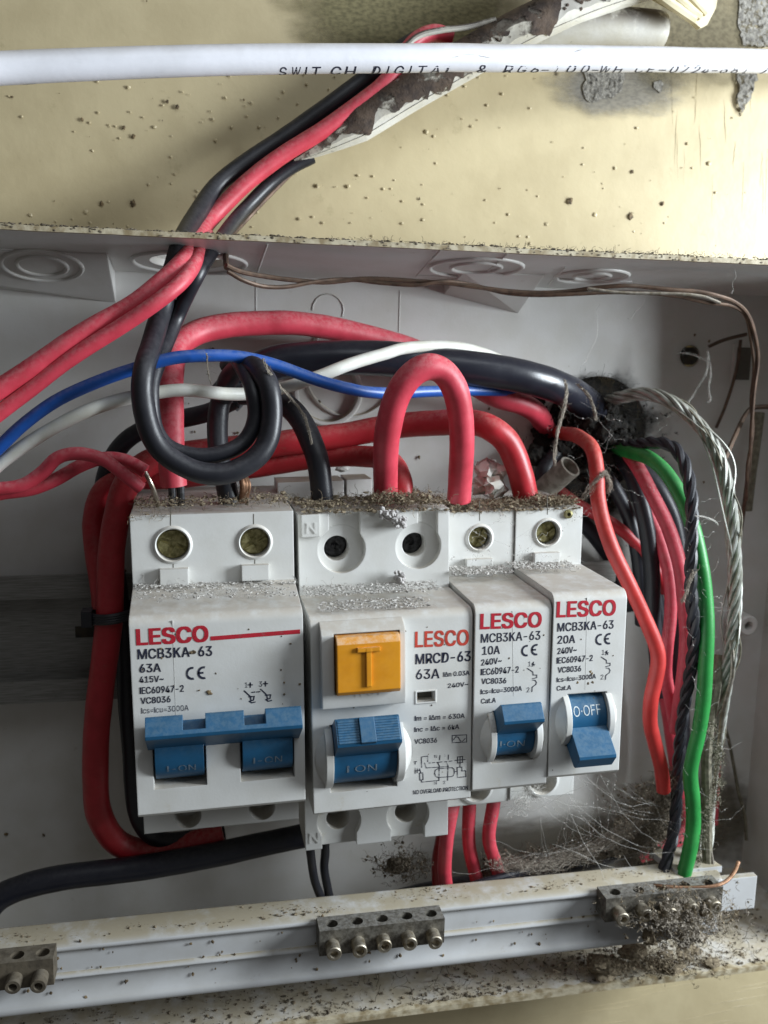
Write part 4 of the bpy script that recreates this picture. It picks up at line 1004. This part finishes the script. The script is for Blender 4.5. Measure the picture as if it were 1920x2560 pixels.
wire('brown_wire', 'thin brown wire trailing down the lower right of the panel', 'wire', [(1806,1805,246),(1822,1850,247),(1836,1920,247),(1846,1980,247),(1862,2040,246),(1866,2100,245)], 8, M['dirtstrand'], n=6)
# plug in the small hole, sleeve, crumpled scrap
p = at(1725, 890, 249); tag(MB().lathe(p, (0,-1,0), [(2.6,-2),(2.6,.4),(1.8,.9),(.6,1.0)], 20).build('hole_plug', M['hole'], org=p), 'small black plug in the round hole near the upper right corner', 'plug')
a, b = at(1318, 1262, 244), at(1426, 1166, 232); ax_ = (b-a); ln = ax_.length
tag(MB().lathe(a, ax_, [(3.2, 0), (3.2, ln), (2.6, ln+.1), (2.5, ln-3)], 22).build('sleeve', M['dull'], org=a), 'dusty white plastic sleeve in the shade behind the right breakers', 'sleeve')
p = at(1222, 1204, 219); mb = MB()
for _ in range(16): mb.blob((p.x+U(-3,3), p.y+U(-2,2), p.z+U(-3,3.4)), U(1,2.2), (1,1,1), .7, 1)
tag(mb.build('crumpled_scrap', M['wht'], org=p), 'crumpled white scrap behind the two red cable ends', 'scrap')

# wires under the breakers
GU = 'wires leaving the bottom of the breakers'
for lab, pts, wd, m in (('leftmost red wire below the breakers, just under the test button breaker', [(1150,1940,218),(1132,2016,212),(1116,2100,211),(1110,2170,214),(1122,2260,220)], 36, 'red'),
    ('dark red wire half hidden behind the leftmost one below the breakers', [(1128,1990,226),(1106,2080,224),(1092,2150,224),(1098,2230,226)], 30, 'dkred'),
    ('middle red wire of the three hanging below the breakers', [(1180,1950,218),(1174,2016,216),(1170,2100,216),(1184,2170,219),(1204,2240,224)], 34, 'red'),
    ('rightmost red wire of the three hanging below the breakers', [(1246,1950,218),(1233,2009,215),(1222,2088,214),(1236,2150,217),(1256,2230,224)], 34, 'red'),
    ('left one of two slim dark wires below the letter N', [(770,2070,216),(776,2130,214),(788,2205,216),(812,2270,222)], 22, 'black'),
    ('right one of two slim dark wires below the letter N', [(812,2070,216),(816,2130,216),(812,2180,217),(826,2260,222)], 22, 'black')):
    wire('red_wire' if 'red' in m else 'black_wire', lab, 'wire', pts, wd, M[m], GU, n=12)
wire('black_cable', 'thick dark cable from the lower left edge rising to the left breaker', 'cable',
     [(-60,2330,222),(-20,2262,222),(40,2226,222),(170,2192,222),(347,2170,222),(520,2140,223),(636,2116,224),(760,2090,226),(860,2060,230)], 62, M['navy'], n=16)
wire('black_cable', 'dusty dark cable lying behind the terminal bar at the bottom', 'cable',
     [(980,2255,228),(1100,2225,228),(1240,2200,228),(1360,2172,228),(1500,2142,230),(1600,2090,232),(1650,2010,234)], 50, M['black'], n=14)
wire('dark_wire', 'thin dark wire lying along the back edge of the terminal bar', 'wire', [(1160,2225,214),(1200,2206,214),(1260,2190,214),(1320,2178,216)], 20, M['navy'], n=10)

# ------------------------------------------------------------------ terminal bar
BD = 203.0; y0 = BD-250
bz = at(1165, 2250, BD).z; bzb = at(1165, 2405, BD).z; bxr = at(1800, 2210, BD).x; bh = bz-bzb
bo = Vector((60, y0, bzb))
B2 = empty('terminal_bar', bo)
tag(B2, 'long ridged pale bar across the bottom of the box carrying terminal blocks', 'terminal bar')
pf = [(7.0, bz+.3), (.6, bz), (0, bz-.6)] + [(-.75, bz-1.0), (-1.0, bz-1.6), (-.75, bz-2.2), (.1, bz-2.6), (.1, bz-bh*.46), (-.6, bz-bh*.48), (-.8, bz-bh*.52), (-.2, bz-bh*.56), (.1, bz-bh*.6),
      (.1, bz-bh*.84), (-.7, bz-bh*.88), (-1.0, bz-bh*.94), (-.4, bz-bh)] + [(1.6, bz-bh), (1.8, bz-1.6), (7.0, bz-1.2)]
MB().prism([(y0+a, b) for a, b in pf], -120, bxr).build('rail_strip', M['bar'], B2, org=bo, angle=50)
e0, e1 = at(1795, 2195, 206), at(1886, 2262, 206)
MB().box(e0.x-6, e1.x, y0+3, y0+5, e1.z-1, e0.z-.6).build('end_plate', M['bar'], B2, org=bo)
t0_, t1_ = at(1690, 2150, 212), at(1815, 2150, 212)
MB().hexa([(bxr-12,y0+2,bz-.8),(bxr+1.5,y0+2,bz-.8),(bxr-1,y0+13,bz-.8),(bxr-14,y0+13,bz-.8),(bxr-12,y0+2,bz+1.0),(bxr+1.5,y0+2,bz+1.0),(bxr-1,y0+13,bz+1.0),(bxr-14,y0+13,bz+1.0)]).build('end_foot', M['bar'], B2, org=bo)

def terminal_block(label, pl, pr_, yl, nscrew, m, ms):
    """brass block: holes in its top, screws in its front; pl, pr_ = pixels of its top front-left and -right corners"""
    a, b = at(*pl, BD-5), at(*pr_, BD-5); o = Vector((a.x, y0, a.z-6))
    E = empty('terminal_block', o); tag(E, label, 'terminal block', 'terminal blocks on the bottom bar')
    x0_, x1_ = a.x, b.x; zt = (a.z+b.z)/2
    body = MB().box(x0_, x1_, y0-6.5, y0-.9, zt-6.5, zt).build('body', m, E, org=o)
    st = (x1_-x0_)/nscrew; cs = []
    for k in range(nscrew):
        x = x0_+st*(k+.5); c = cylinder((x+.2, y0-3.9, zt-5), (0,0,1), 1.5, 0, 9, 22); cs.append(shift(c, o))
    cut(body, cs)
    for k in range(nscrew):
        x = x0_+st*(k+.5); zc = zt-3.9 + U(-.15,.15); L_ = 3.3+U(-.5,.7)
        s = MB().lathe((x, y0-6.3, zc), (0,-1,0), [(1.75, 0), (1.75, L_-.25), (1.55, L_), (.95, L_), (.85, L_-1.2)], 20)
        s.build('terminal_screw', ms, E, org=o)
    return E
TB1 = terminal_block('grey brass terminal block with five screws in the middle of the bar', (797,2316), (1108,2290), 0, 5, M['steel'], M['tscrew'])
TB2 = terminal_block('debris covered brass terminal block at the right end of the bar', (1510,2236), (1800,2212), 0, 5, M['steel'], M['tscrew'])
TB3 = terminal_block('brown stained terminal block cut off by the left edge', (-260,2420), (135,2392), 0, 6, M['stain'], M['stain'])
wire('copper_wire', 'bare copper wire lying along the top of the right terminal block', 'wire',
     [(1620,2212,202),(1660,2216,199),(1720,2219,198),(1780,2217,197),(1815,2204,198),(1836,2180,200),(1846,2155,202)], 10, M['copper'], n=10)

# ------------------------------------------------------------------ conduit on the wall
cp = [at(*p) for p in ((735,400,251),(800,362,250),(900,305,249),(1020,232,248),(1150,158,247),(1260,95,246),(1360,45,245),(1480,-5,244),(1620,-50,243))]
path = spline(cp, 26)
cv = empty('broken_conduit', path[0]); tag(cv, 'broken white conduit, brown with dirt inside, running up the wall to the top', 'conduit')
def clot(mb, c, r, sq=(1,1,1), amp=.5, f=1.3):
    """a lumpy mass of packed lint"""
    vs, fs = ICO[2]; off = Vector((U(-90,90), U(-90,90), U(-90,90))); out = []
    for v in vs:
        k = 1 + amp*noise.fractal(v*f+off, .9, 2.2, 4); out.append((c[0]+v.x*r*k*sq[0], c[1]+v.y*r*k*sq[1], c[2]+v.z*r*k*sq[2]))
    mb.add(out, fs)
def half_pipe(path, R, a0, a1, th, m, name, taper=True, jagk=18):
    mb = MB(); n = 10; vs = []
    for i, p in enumerate(path):
        t = (path[min(i+1, len(path)-1)]-path[max(i-1, 0)]).normalized(); out = Vector((0,-1,0)); out = (out-t*out.dot(t)).normalized(); sd = t.cross(out)
        k = min(1, .12+i/58) if taper else 1
        jag = .5*noise.noise(p*.35)
        for r in (R, R-th):
            for q in range(n+1):
                a = math.radians(a0 + (a1-a0)*q/n + (jagk*.9*noise.noise(p*.16) + jagk*.35*noise.noise(p*.6))*(1 - q/n)); vs.append(p + (sd*math.cos(a)*r + out*math.sin(a)*r)*k)
    fs = []; m_ = 2*(n+1)
    for i in range(len(path)-1):
        for q in range(n):
            a = i*m_+q; fs.append((a, a+1, a+1+m_, a+m_)); b = a+n+1; fs.append((b+1, b, b+m_, b+1+m_))
        for q in (0, n):
            a = i*m_+q; b = a+n+1; fs.append((a, a+m_, b+m_, b) if q else (b, b+m_, a+m_, a))
    mb.add(vs, fs); return mb.build(name, m, cv, True, path[0])
half_pipe(path, 4.9, 20, 400, .8, M['conduit'], 'shell')
half_pipe(path, 5.1, 68, 215, .5, M['trough'], 'dirt_crust', jagk=70)
mb = MB()
for _ in range(90):
    i = int(rnd()*(len(path)-4))+2; p = path[i].lerp(path[i+1], rnd()); t = (path[i+1]-path[i]).normalized(); sd = t.cross(Vector((0,-1,0))).normalized()
    if sd.z < 0: sd = -sd
    a = U(-.5, 1.25); k = min(1, .12+i/58); clot(mb, p + (Vector((0,-1,0))*math.cos(a) + sd*math.sin(a))*4.7*k, U(.2, .3+.5*rnd()**3), (1.2,.7,1.2), .6, 1.5)
tag(mb.build('dirt_crumbs', M['trough'], cv, org=path[0], smooth=False), kind='stuff')
p2 = spline([at(*p) for p in ((1250,128,252),(1330,90,250),(1430,72,249),(1540,70,249),(1650,78,250))], 8); 
mb = MB(); mb.tube(p2, [3.5]+[5.2]*(len(p2)-2)+[4.9], 18)
tag(mb.build('conduit_sleeve', M['conduit'], org=p2[0]), 'short dirty white conduit sleeve lying behind the thick white cable', 'conduit')
mb = MB()
pts = [at(*p) for p in ((1580,-60,240),(1640,-5,240),(1720,42,241),(1752,70,242),(1768,62,242),(1790,20,242),(1800,-40,240))]
n_ = len(pts); bk = [p+Vector((.3, 2.4, .2)) for p in pts]
mb.add(pts+bk, [tuple(range(n_))[::-1], tuple(range(n_, 2*n_))] + [(i, (i+1) % n_, n_+(i+1) % n_, n_+i) for i in range(n_)])
cs_ = mb.build('torn_sheath', M['cream'], org=pts[0]); tag(cs_, 'torn cream cable sheath hanging at the top edge of the photo', 'cable sheath')
for o_ in (0, 1, 2):
    part_tube('fold', cs_, pts[0], [(1600+34*o_,-50,238),(1670+30*o_,5-4*o_,238),(1735+14*o_,50-8*o_,240)], 26-5*o_, M['cream'], n=8)
wire('white_sheath', 'thin white sheath strip curving beside the red wire above the thick cable', 'sheath', [(1010,120,246),(1050,88,246),(1110,74,246),(1170,66,246),(1240,50,244)], 15, M['conduit'], n=10)

# ------------------------------------------------------------------ dust, debris and webs
def fluff(mb, p, k=1.0):
    """a tuft of lint: short curled fibres with a few crumbs"""
    for _ in range(3): mb.fibre(p + Vector((U(-1,1), U(-1,1), U(-1,1)))*.7*k, U(1.0, 3.4)*k, U(.035, .085), .8, 3, 6)
    mb.blob(p + Vector((U(-1,1), U(-1,1), U(-1,1)))*.5*k, U(.12, .42)*k, (1,1,1), .9, 0)
def clot(mb, c, r, sq=(1,1,1), amp=.5, f=1.3):
    """a lumpy mass of packed lint"""
    vs, fs = ICO[2]; off = Vector((U(-90,90), U(-90,90), U(-90,90))); out = []
    for v in vs:
        k = 1 + amp*noise.fractal(v*f+off, .9, 2.2, 4); out.append((c[0]+v.x*r*k*sq[0], c[1]+v.y*r*k*sq[1], c[2]+v.z*r*k*sq[2]))
    mb.add(out, fs)
def dust_on(name, label, spots, m, kinds=(.7, .3), r=(.12,.45), fib=(1.2,3.5)):
    """spots: (px0, px1, py-of-surface, d0, d1, z-thickness, count)"""
    mb = MB()
    for a, b, pya, pyb, d0, d1, th, cnt in spots:
        for _ in range(int(cnt*1.7)):
            t = rnd(); px = a+(b-a)*t; py = pya+(pyb-pya)*t; d = U(d0, d1)
            q = at(px, py, d0); p = Vector((q.x, d-250, q.z + th*rnd()*(.4+.6*abs(noise.noise(Vector((px*.03, 0, 3))))*1.6)))
            if rnd() < kinds[0]: mb.blob(p, r[0]+(r[1]-r[0])*rnd()**3.6, (1.3, 1.1, .7), .9, 0)
            else: mb.fibre(p, U(*fib), U(.02, .06), .95, 3, 7)
    return tag(mb.build(name, m, smooth=False), label, 'dust', kind='stuff')
dust_on('dust', 'brown crumbly dust lying on top of the breakers', [
    (330, 735, 1272, 1258, 201, 214, .8, 420), (322, 430, 1296, 1292, 199.2, 201, .6, 50), (740, 1130, 1272, 1262, 203.5, 216, 1.6, 1000), (750, 1128, 1282, 1277, 202.3, 204, .8, 200),
    (930, 1090, 1262, 1258, 202, 210, 4.2, 420), (1128, 1290, 1276, 1268, 209, 219, 1.6, 700), (1290, 1450, 1268, 1262, 209, 219, 2.4, 800), (1340, 1440, 1264, 1260, 209, 215, 3.4, 260), (1130, 1452, 1281, 1272, 208, 209, .6, 160)], M['dirt'], (.66, .34), (.05, .5))
dust_on('dust', 'pale grit scattered on the sloping shoulders of the breakers', [
    (335, 745, 1470, 1460, 197, 201, .3, 600), (335, 745, 1500, 1490, 187, 197, .2, 420), (765, 1110, 1492, 1476, 193, 202, .3, 1100), (800, 1090, 1530, 1515, 186, 194, .25, 500),
    (1136, 1285, 1438, 1432, 200, 208, .5, 700), (1290, 1450, 1424, 1422, 200, 208, .4, 600), (720, 1000, 1660, 1650, 179, 180, .2, 0)], M['grit'], (.97, .03), (.04, .32))
for label, c, n_, rr in (('larger clump of grey pellets stuck above the second terminal of the test button breaker', [(962,1282),(978,1290),(994,1300),(1004,1308)], 60, 2.1), ('smaller clump of grey pellets below the second terminal of the test button breaker', [(998,1440),(1002,1452)], 34, 1.5)):
    mb = MB(); o = at(*c[0], 202)
    for k in range(n_):
        q = c[k % len(c)]; p = at(q[0]+U(-13,13)*rr/2, q[1]+U(-13,13)*rr/2, U(199.5, 202.5)); mb.blob(p, U(.38, .62), (1,1,1), .35, 1)
    tag(mb.build('dust_clump', M['clump'], org=o), label, 'dust clump', 'grey pellet clumps')
mb = MB(); p = at(855, 1170, 246)
mb.blob(p, 1.3, (1.3,.7,.9), .3, 2); tag(mb.build('pebble', M['grit'], org=p), 'small grey pebble stuck on the panel behind the breakers', 'pebble')
# dirt along the rim
mb = MB()
for _ in range(900):
    x = U(-45, 150); mb.blob((x, YR+U(-.2, 2.0), rim_top+1.05+U(-.1, .3)), U(.10, .36), (1.4,1,.7), .7, 0)
for _ in range(160):
    x = U(-45, 150); mb.blob((x, YR-.55, rim_top+U(-.1, 1.4)), U(.08, .3), (1.3,.4,.8), .7, 0)
for _ in range(200):
    x = U(30, 150); mb.fibre((x, YR+U(-.4, 1), rim_top+1.5), U(.6, 1.6), .045, .6)
tag(mb.build('rim_dirt', M['dirt2'], smooth=False), 'dark dirt caught along the top rim of the box', 'dirt', kind='stuff')
# floor of the box and the bar
mb = MB(); mbl = MB()
def floor_z(y): return rim_bot + (zb_back-rim_bot)*(y-YR)/42
for _ in range(5200):
    x = U(-55, 168); y = YR+1+40*rnd()**1.5; den = .35+.65*noise.noise(Vector((x*.05, y*.08, 9)))
    if rnd() > den+.25: continue
    hump = 2.2*max(0, noise.noise(Vector((x*.06, y*.06, 3))))
    (mb if rnd() < .68 else mbl).blob((x, y, floor_z(y)+U(0, .4+hump)), U(.07, .2+.4*rnd()**3), (1.2,1.2,.7), .8, 0)
for _ in range(420):
    x = U(40, 160); y = U(YR+3, -8); mb.fibre((x, y, floor_z(y)+U(0, 2)), U(1.5, 6), U(.04, .10), .6)
tag(mb.build('debris', M['dirt2'], smooth=False), 'dark crumbs and fibres scattered over the floor of the box', 'debris', kind='stuff')
for _ in range(3600):
    x = U(-45, bxr); y = y0 + U(.5, 6.8)
    if rnd() > .25 + 1.5*noise.noise(Vector((x*.06, y*.2, 4))): continue
    mbl.blob((x, y, bz+U(.0, .35)), U(.04, .08+.4*rnd()**3), (1.3,1,.5), .8, 0)
tag(mbl.build('debris', M['dirt'], smooth=False), 'brown dust on the top of the bar and the box floor', 'debris', kind='stuff')
mb = MB()
for _ in range(150):
    px, py = U(0, 1500), U(2260, 2520); p = at(px, py, BD-.2); 
    if not (bzb < p.z < bz): continue
    mb.blob((p.x, y0-.25, p.z), U(.12, .42), (1,.5,1.4), .6, 0)
for _ in range(90):
    px, py = U(0, 1900), U(800, 2160); p = at(px, py, 249.6); mb.blob(p, U(.12, .5), (1,.5,1.3), .6, 0)
for fr, xs, zs, cnt in ((FA, (2,34), (-40,-3), 26), (FR, (2,34), (-42,-3), 22), (FT, (1,17), (-42,-3), 12), (FW, (1,17), (-42,-3), 16)):
    for _ in range(cnt):
        x, z = U(*xs), U(*zs); c, s = math.cos(fr.r), math.sin(fr.r); mb.blob((fr.o.x+x*c-z*s, fr.o.y-.05, fr.o.z+x*s+z*c), U(.06, .2), (1,.4,1.3), .6, 0)
for px, py, r in ((521,1731,.42),(528,1734,.36),(498,1726,.25),(711,1707,.28),(750,1710,.3),(710,1736,.28),(1480,1685,.4),(1476,1679,.3),(1470,1708,.35),(1482,1706,.3),(1444,1707,.32),(486,1630,.55),(478,1633,.4),(726,1609,.22)):
    mb.blob(at(px, py, 183.0 if px > 1300 else 183.9), r, (1,.35,1), .6, 0)
tag(mb.build('specks', M['speck'], smooth=False), 'dark specks on the panel, the bar and the breaker faces', 'specks', kind='stuff')
# lint on the right terminal block, behind the bar and round the hole
mb = MB()
for _ in range(420):
    fluff(mb, at(random.gauss(1700, 66), random.gauss(2290, 34), U(193, 203)))
for _ in range(7): clot(mb, at(U(1600, 1770), U(2270, 2350), 199), U(1.2, 2.4), (1.2,1,.9))
for _ in range(320): fluff(mb, at(random.gauss(1620, 90), random.gauss(2405, 22), U(205, 213)))
for _ in range(9): clot(mb, at(U(1480, 1800), U(2370, 2430), 210), U(1.2, 2.6), (1.6,1.2,.8))
tag(mb.build('debris', M['dirt'], smooth=False), 'matted dust clinging to the right terminal block', 'debris', kind='stuff')
mb = MB()
for _ in range(620):
    t = rnd(); fluff(mb, at(1200+460*t+U(-20,20), 2172-110*t**1.6+random.gauss(0, 20), U(218, 230)), 1.1)
for k in range(16):
    t = rnd(); clot(mb, at(1230+430*t, 2180-100*t**1.6, 228), U(1.4, 2.8), (1.6,1,.8))
for _ in range(420): fluff(mb, at(random.gauss(1630, 40), random.gauss(2050, 55), U(212, 234)), 1.2)
for k in range(9): clot(mb, at(random.gauss(1640, 30), random.gauss(2060, 45), 232), U(1.6, 3.2))
for _ in range(150): fluff(mb, at(random.gauss(1010, 40), random.gauss(2160, 22), U(216, 226)))
for k in range(4): clot(mb, at(random.gauss(1000, 22), random.gauss(2160, 14), 222), U(1.0, 2.0))
tag(mb.build('debris', M['dirt2'], smooth=False), 'dark matted debris behind the bar and around the lower end of the bundle', 'debris', kind='stuff')
mb = MB()
for _ in range(60):
    a = U(0, 6.283); rr = (hole_r-.5)*math.sqrt(rnd()); clot(mb, Vector((hc.x+rr*math.cos(a), U(3, 8), hc.z+rr*math.sin(a))), U(1.5, 3.2), (1,.7,1), .35, 1.1)  # black lumps stand in for the darkness inside the hole
for _ in range(30): clot(mb, at(random.gauss(1535, 34), random.gauss(1060, 34), U(240, 249)), U(.8, 2.4), (1.2,.8,1.1), .5, 1.5)
for _ in range(26): clot(mb, at(random.gauss(1420, 60), random.gauss(1120, 40), U(243, 249)), U(.8, 2.4), (1.2,.7,1.1), .5, 1.5)
for _ in range(300): fluff(mb, at(random.gauss(1500, 70), random.gauss(1090, 55), U(238, 249)), .9)
for _ in range(160):
    a = U(0, 6.283); rr = hole_r*.95; mb.fibre((hc.x+rr*math.cos(a), U(-3, 0), hc.z+rr*math.sin(a)), U(2, 6), .04, .7)
tag(mb.build('grime_and_hole_dark', M['grime_dark'], smooth=False), 'black grime around the cable hole, with black lumps painting the dark inside it', 'grime', kind='stuff')

def hang(name, label, pts, width, m, cnt=220, wisps=20):
    """dusty hanging strand of web: fibres that follow the strand, felted together"""
    path = spline([at(*p) for p in pts], 10); mb = MB(); L = len(path)
    for _ in range(cnt):
        i = int(rnd()*(L-4)); w_ = width*(1-.5*i/L)*(.35+1.1*abs(noise.noise(path[i]*.3)))
        off = Vector((U(-w_,w_), U(-w_,w_), U(-w_,w_)*.4)); k = random.randint(3, 12)
        pts2 = []
        for q in range(i, min(L, i+k)):
            off = off*.93 + Vector((U(-1,1), U(-1,1), U(-1,1)))*.30*width; pts2.append(path[q]+off)
        if len(pts2) > 1: mb.tube(pts2, U(.02, .055), 3, False)
        if rnd() < .5: mb.blob(pts2[0], U(.06, .22), (1,1,1), .9, 0)
        if rnd() < .25: mb.fibre(pts2[0], U(.8, 3.5)*(.5+width*.4), .022, .5)
    return tag(mb.build(name, m, org=path[0], smooth=False), label, 'cobweb')
hang('cobweb', 'dusty brown strand of web hanging from the thick black cable', [(1412,950,222),(1416,985,218),(1404,1040,217),(1392,1090,216),(1386,1140,216),(1388,1165,216)], .62, M['webdirty'], 260)
hang('cobweb', 'shorter dusty strand of web to the right of the hanging brown one', [(1440,960,226),(1462,978,222),(1478,1000,220),(1486,1025,220),(1490,1050,220)], .55, M['webdirty'], 150)
hang('cobweb', 'white torn web hanging below the small black plug', [(1695,882,240),(1730,886,238),(1764,900,236),(1770,880,236),(1766,930,235),(1750,960,235),(1732,990,235),(1712,1020,235)], .5, M['web'], 150)
hang('cobweb', 'short white web beside the torn one below the black plug', [(1770,880,236),(1776,930,235),(1772,970,235),(1776,1000,235),(1766,1006,235)], .45, M['web'], 90)
hang('cobweb', 'fluffy grey web wrapped on the orange red wire', [(1452,1250,214),(1470,1225,212),(1498,1195,210),(1512,1180,212),(1524,1205,214),(1520,1232,216)], 1.0, M['webdirty'], 200)
hang('cobweb', 'short web scrap stretched from the twisted black wire towards the silver cable', [(1738,1290,203),(1760,1292,204),(1785,1302,208),(1795,1312,210)], .35, M['web'], 60)
hang('cobweb', 'brownish web scrap between the twisted black wire and the red ones', [(1738,1425,203),(1724,1450,203),(1712,1490,204),(1702,1505,206)], .7, M['webdirty'], 100)
hang('cobweb', 'dusty web hanging from the black coil onto the cable below', [(660,900,200),(672,930,200),(700,965,204),(740,1010,210),(764,1050,209),(780,1110,207)], .45, M['webdirty'], 130)
hang('cobweb', 'thin dusty thread dangling from the blue wire', [(518,886,202),(519,915,203),(522,940,204),(528,962,205)], .25, M['webdirty'], 40)
hang('cobweb', 'brown matted web band behind the bar to the right of the red wires', [(1225,2150,214),(1290,2165,214),(1360,2160,214),(1440,2138,215),(1520,2105,216),(1580,2070,216),(1610,2035,216)], 3.6, M['webdirty'], 420)
hang('cobweb', 'dark matted web climbing from the bar to the end of the orange red wire', [(1560,2170,216),(1590,2120,216),(1625,2060,215),(1650,2010,214),(1668,1960,213),(1680,1930,213)], 2.8, M['dirt2'], 600)
mb = MB()
for _ in range(260):
    t = rnd(); fluff(mb, at(1772+26*math.sin(t*5)+U(-12,12), 1800+370*t, U(204, 212)), .7)
tag(mb.build('cobweb', M['dirtstrand'], org=at(1772, 2000, 208), smooth=False), 'dusty lint clinging to the lower end of the silver stranded cable', 'cobweb')
mb = MB()
for _ in range(330): fluff(mb, at(random.gauss(1715, 58), random.gauss(2300, 36), U(191, 200)), .9)
for _ in range(10): clot(mb, at(U(1620, 1780), U(2270, 2345), U(194, 199)), U(.8, 2.0), (1.2,1,1), .6, 1.6)
tag(mb.build('debris', M['webdirty'], smooth=False), 'grey lint hanging in tufts from the right terminal block', 'debris', kind='stuff')
# fine threads over the lower right and elsewhere
mb = MB()
def thread(a, b, r=.035, sag=2):
    p, q = at(*a), at(*b); o9 = U(0,99); pts = [p.lerp(q, k/14) + Vector((1.3*noise.noise(Vector((k*.35,o9,0))), U(-.1,.1), 1.3*noise.noise(Vector((k*.35,0,o9)))-sag*1.5*math.sin(math.pi*k/14)))*(1 if 0 < k < 14 else 0) for k in range(15)]
    mb.tube(pts, r, 3, False)
    for _ in range(3):
        k = random.randint(1, 13); mb.blob(pts[k], U(.08, .2), (1,1,1), .6, 0)
for a, b in (((1340,1990,200),(1700,2060,208)),((1420,1985,200),(1640,2120,212)),((1420,2010,202),(1560,2240,204)),((1440,2040,205),(1700,2130,206)),((1460,1930,196),(1640,2010,210)),((1500,1935,196),(1660,2110,208)),
             ((1230,2100,212),(1480,2100,212)),((1220,2060,212),(1460,1965,200)),((1130,2180,210),(1340,2130,212)),((1270,2008,203),(1120,2070,210)),((1620,2000,210),(1760,2090,205)),((1660,2040,210),(1790,2120,206)),
             ((1560,2140,210),(1700,2230,204)),((1300,1340,198),(1370,1330,199)),((1210,1330,199),(1330,1320,199)),((1265,1370,199),(1330,1355,199)),((1500,760,225),(1450,930,228)),((1612,742,220),(1568,796,225)),((1837,674,208),(1834,726,212)),
             ((1720,1010,235),(1662,1044,236)),((1480,1120,220),(1420,1135,216)),((1530,1090,230),(1480,1125,222)),((1760,1630,204),(1800,1670,206)),((1730,1690,205),(1785,1720,205)),((1440,2130,212),(1750,2200,204)),((1380,2110,214),(1690,2190,205))):
    thread(a, b, U(.02, .045), U(0, 2.8))
anch = [(1345,1985,201),(1425,1992,203),(1440,1938,194),(1500,1940,190),(1535,1932,188)]
for (ax, ay, ad) in anch:
    for _ in range(5):
        t = rnd(); thread((ax+U(-6,6), ay, ad), (1370+330*t, 2175-170*t+U(-25,25), U(208, 226)), U(.012, .03), U(.5, 3.5))
for _ in range(14):
    t = rnd(); thread((1240+160*t, 2150+U(-20,20), U(212,222)), (1560+140*rnd(), 2080+U(-60,60), U(210,226)), U(.012, .026), U(.5, 3))
for _ in range(16):
    thread((U(1650,1700), U(1960,2180), 214), (U(1730,1800), U(2000,2200), 208), U(.012, .026), U(.2, 2))
for _ in range(30):
    a = (U(1700, 1760), U(1250, 2100), 204); thread(a, (a[0]+U(40,110), a[1]+U(-60,90), U(208,216)), U(.012, .028), U(.3, 2.5))
for _ in range(16):
    a = (U(1380, 1640), U(1000, 1250), U(220, 232)); thread(a, (a[0]+U(-110,110), a[1]+U(-60,110), a[2]+U(-6,8)), U(.012, .026), U(.3, 2.5))
for _ in range(26):
    a = (U(1130, 1450), U(1290, 1440), 199.4); thread(a, (a[0]+U(-50,50), a[1]+U(-30,30), 199.2), U(.02, .035), .2)
tag(mb.build('cobweb_threads', M['web'], smooth=False), 'fine cobweb threads stretched over the lower right of the box', 'cobweb', kind='stuff')
mb = MB()
for _ in range(240):
    t = rnd(); px, py = 1290+50*t+U(-20,20), 2030-70*t+U(-14,14); mb.fibre(at(px, py, U(200, 208)), U(1, 4), U(.02, .05), .6)
tag(mb.build('cobweb', M['web'], smooth=False, org=at(1300, 2000, 204)), 'fluffy white web under the bottom edge of the narrow breakers', 'cobweb')
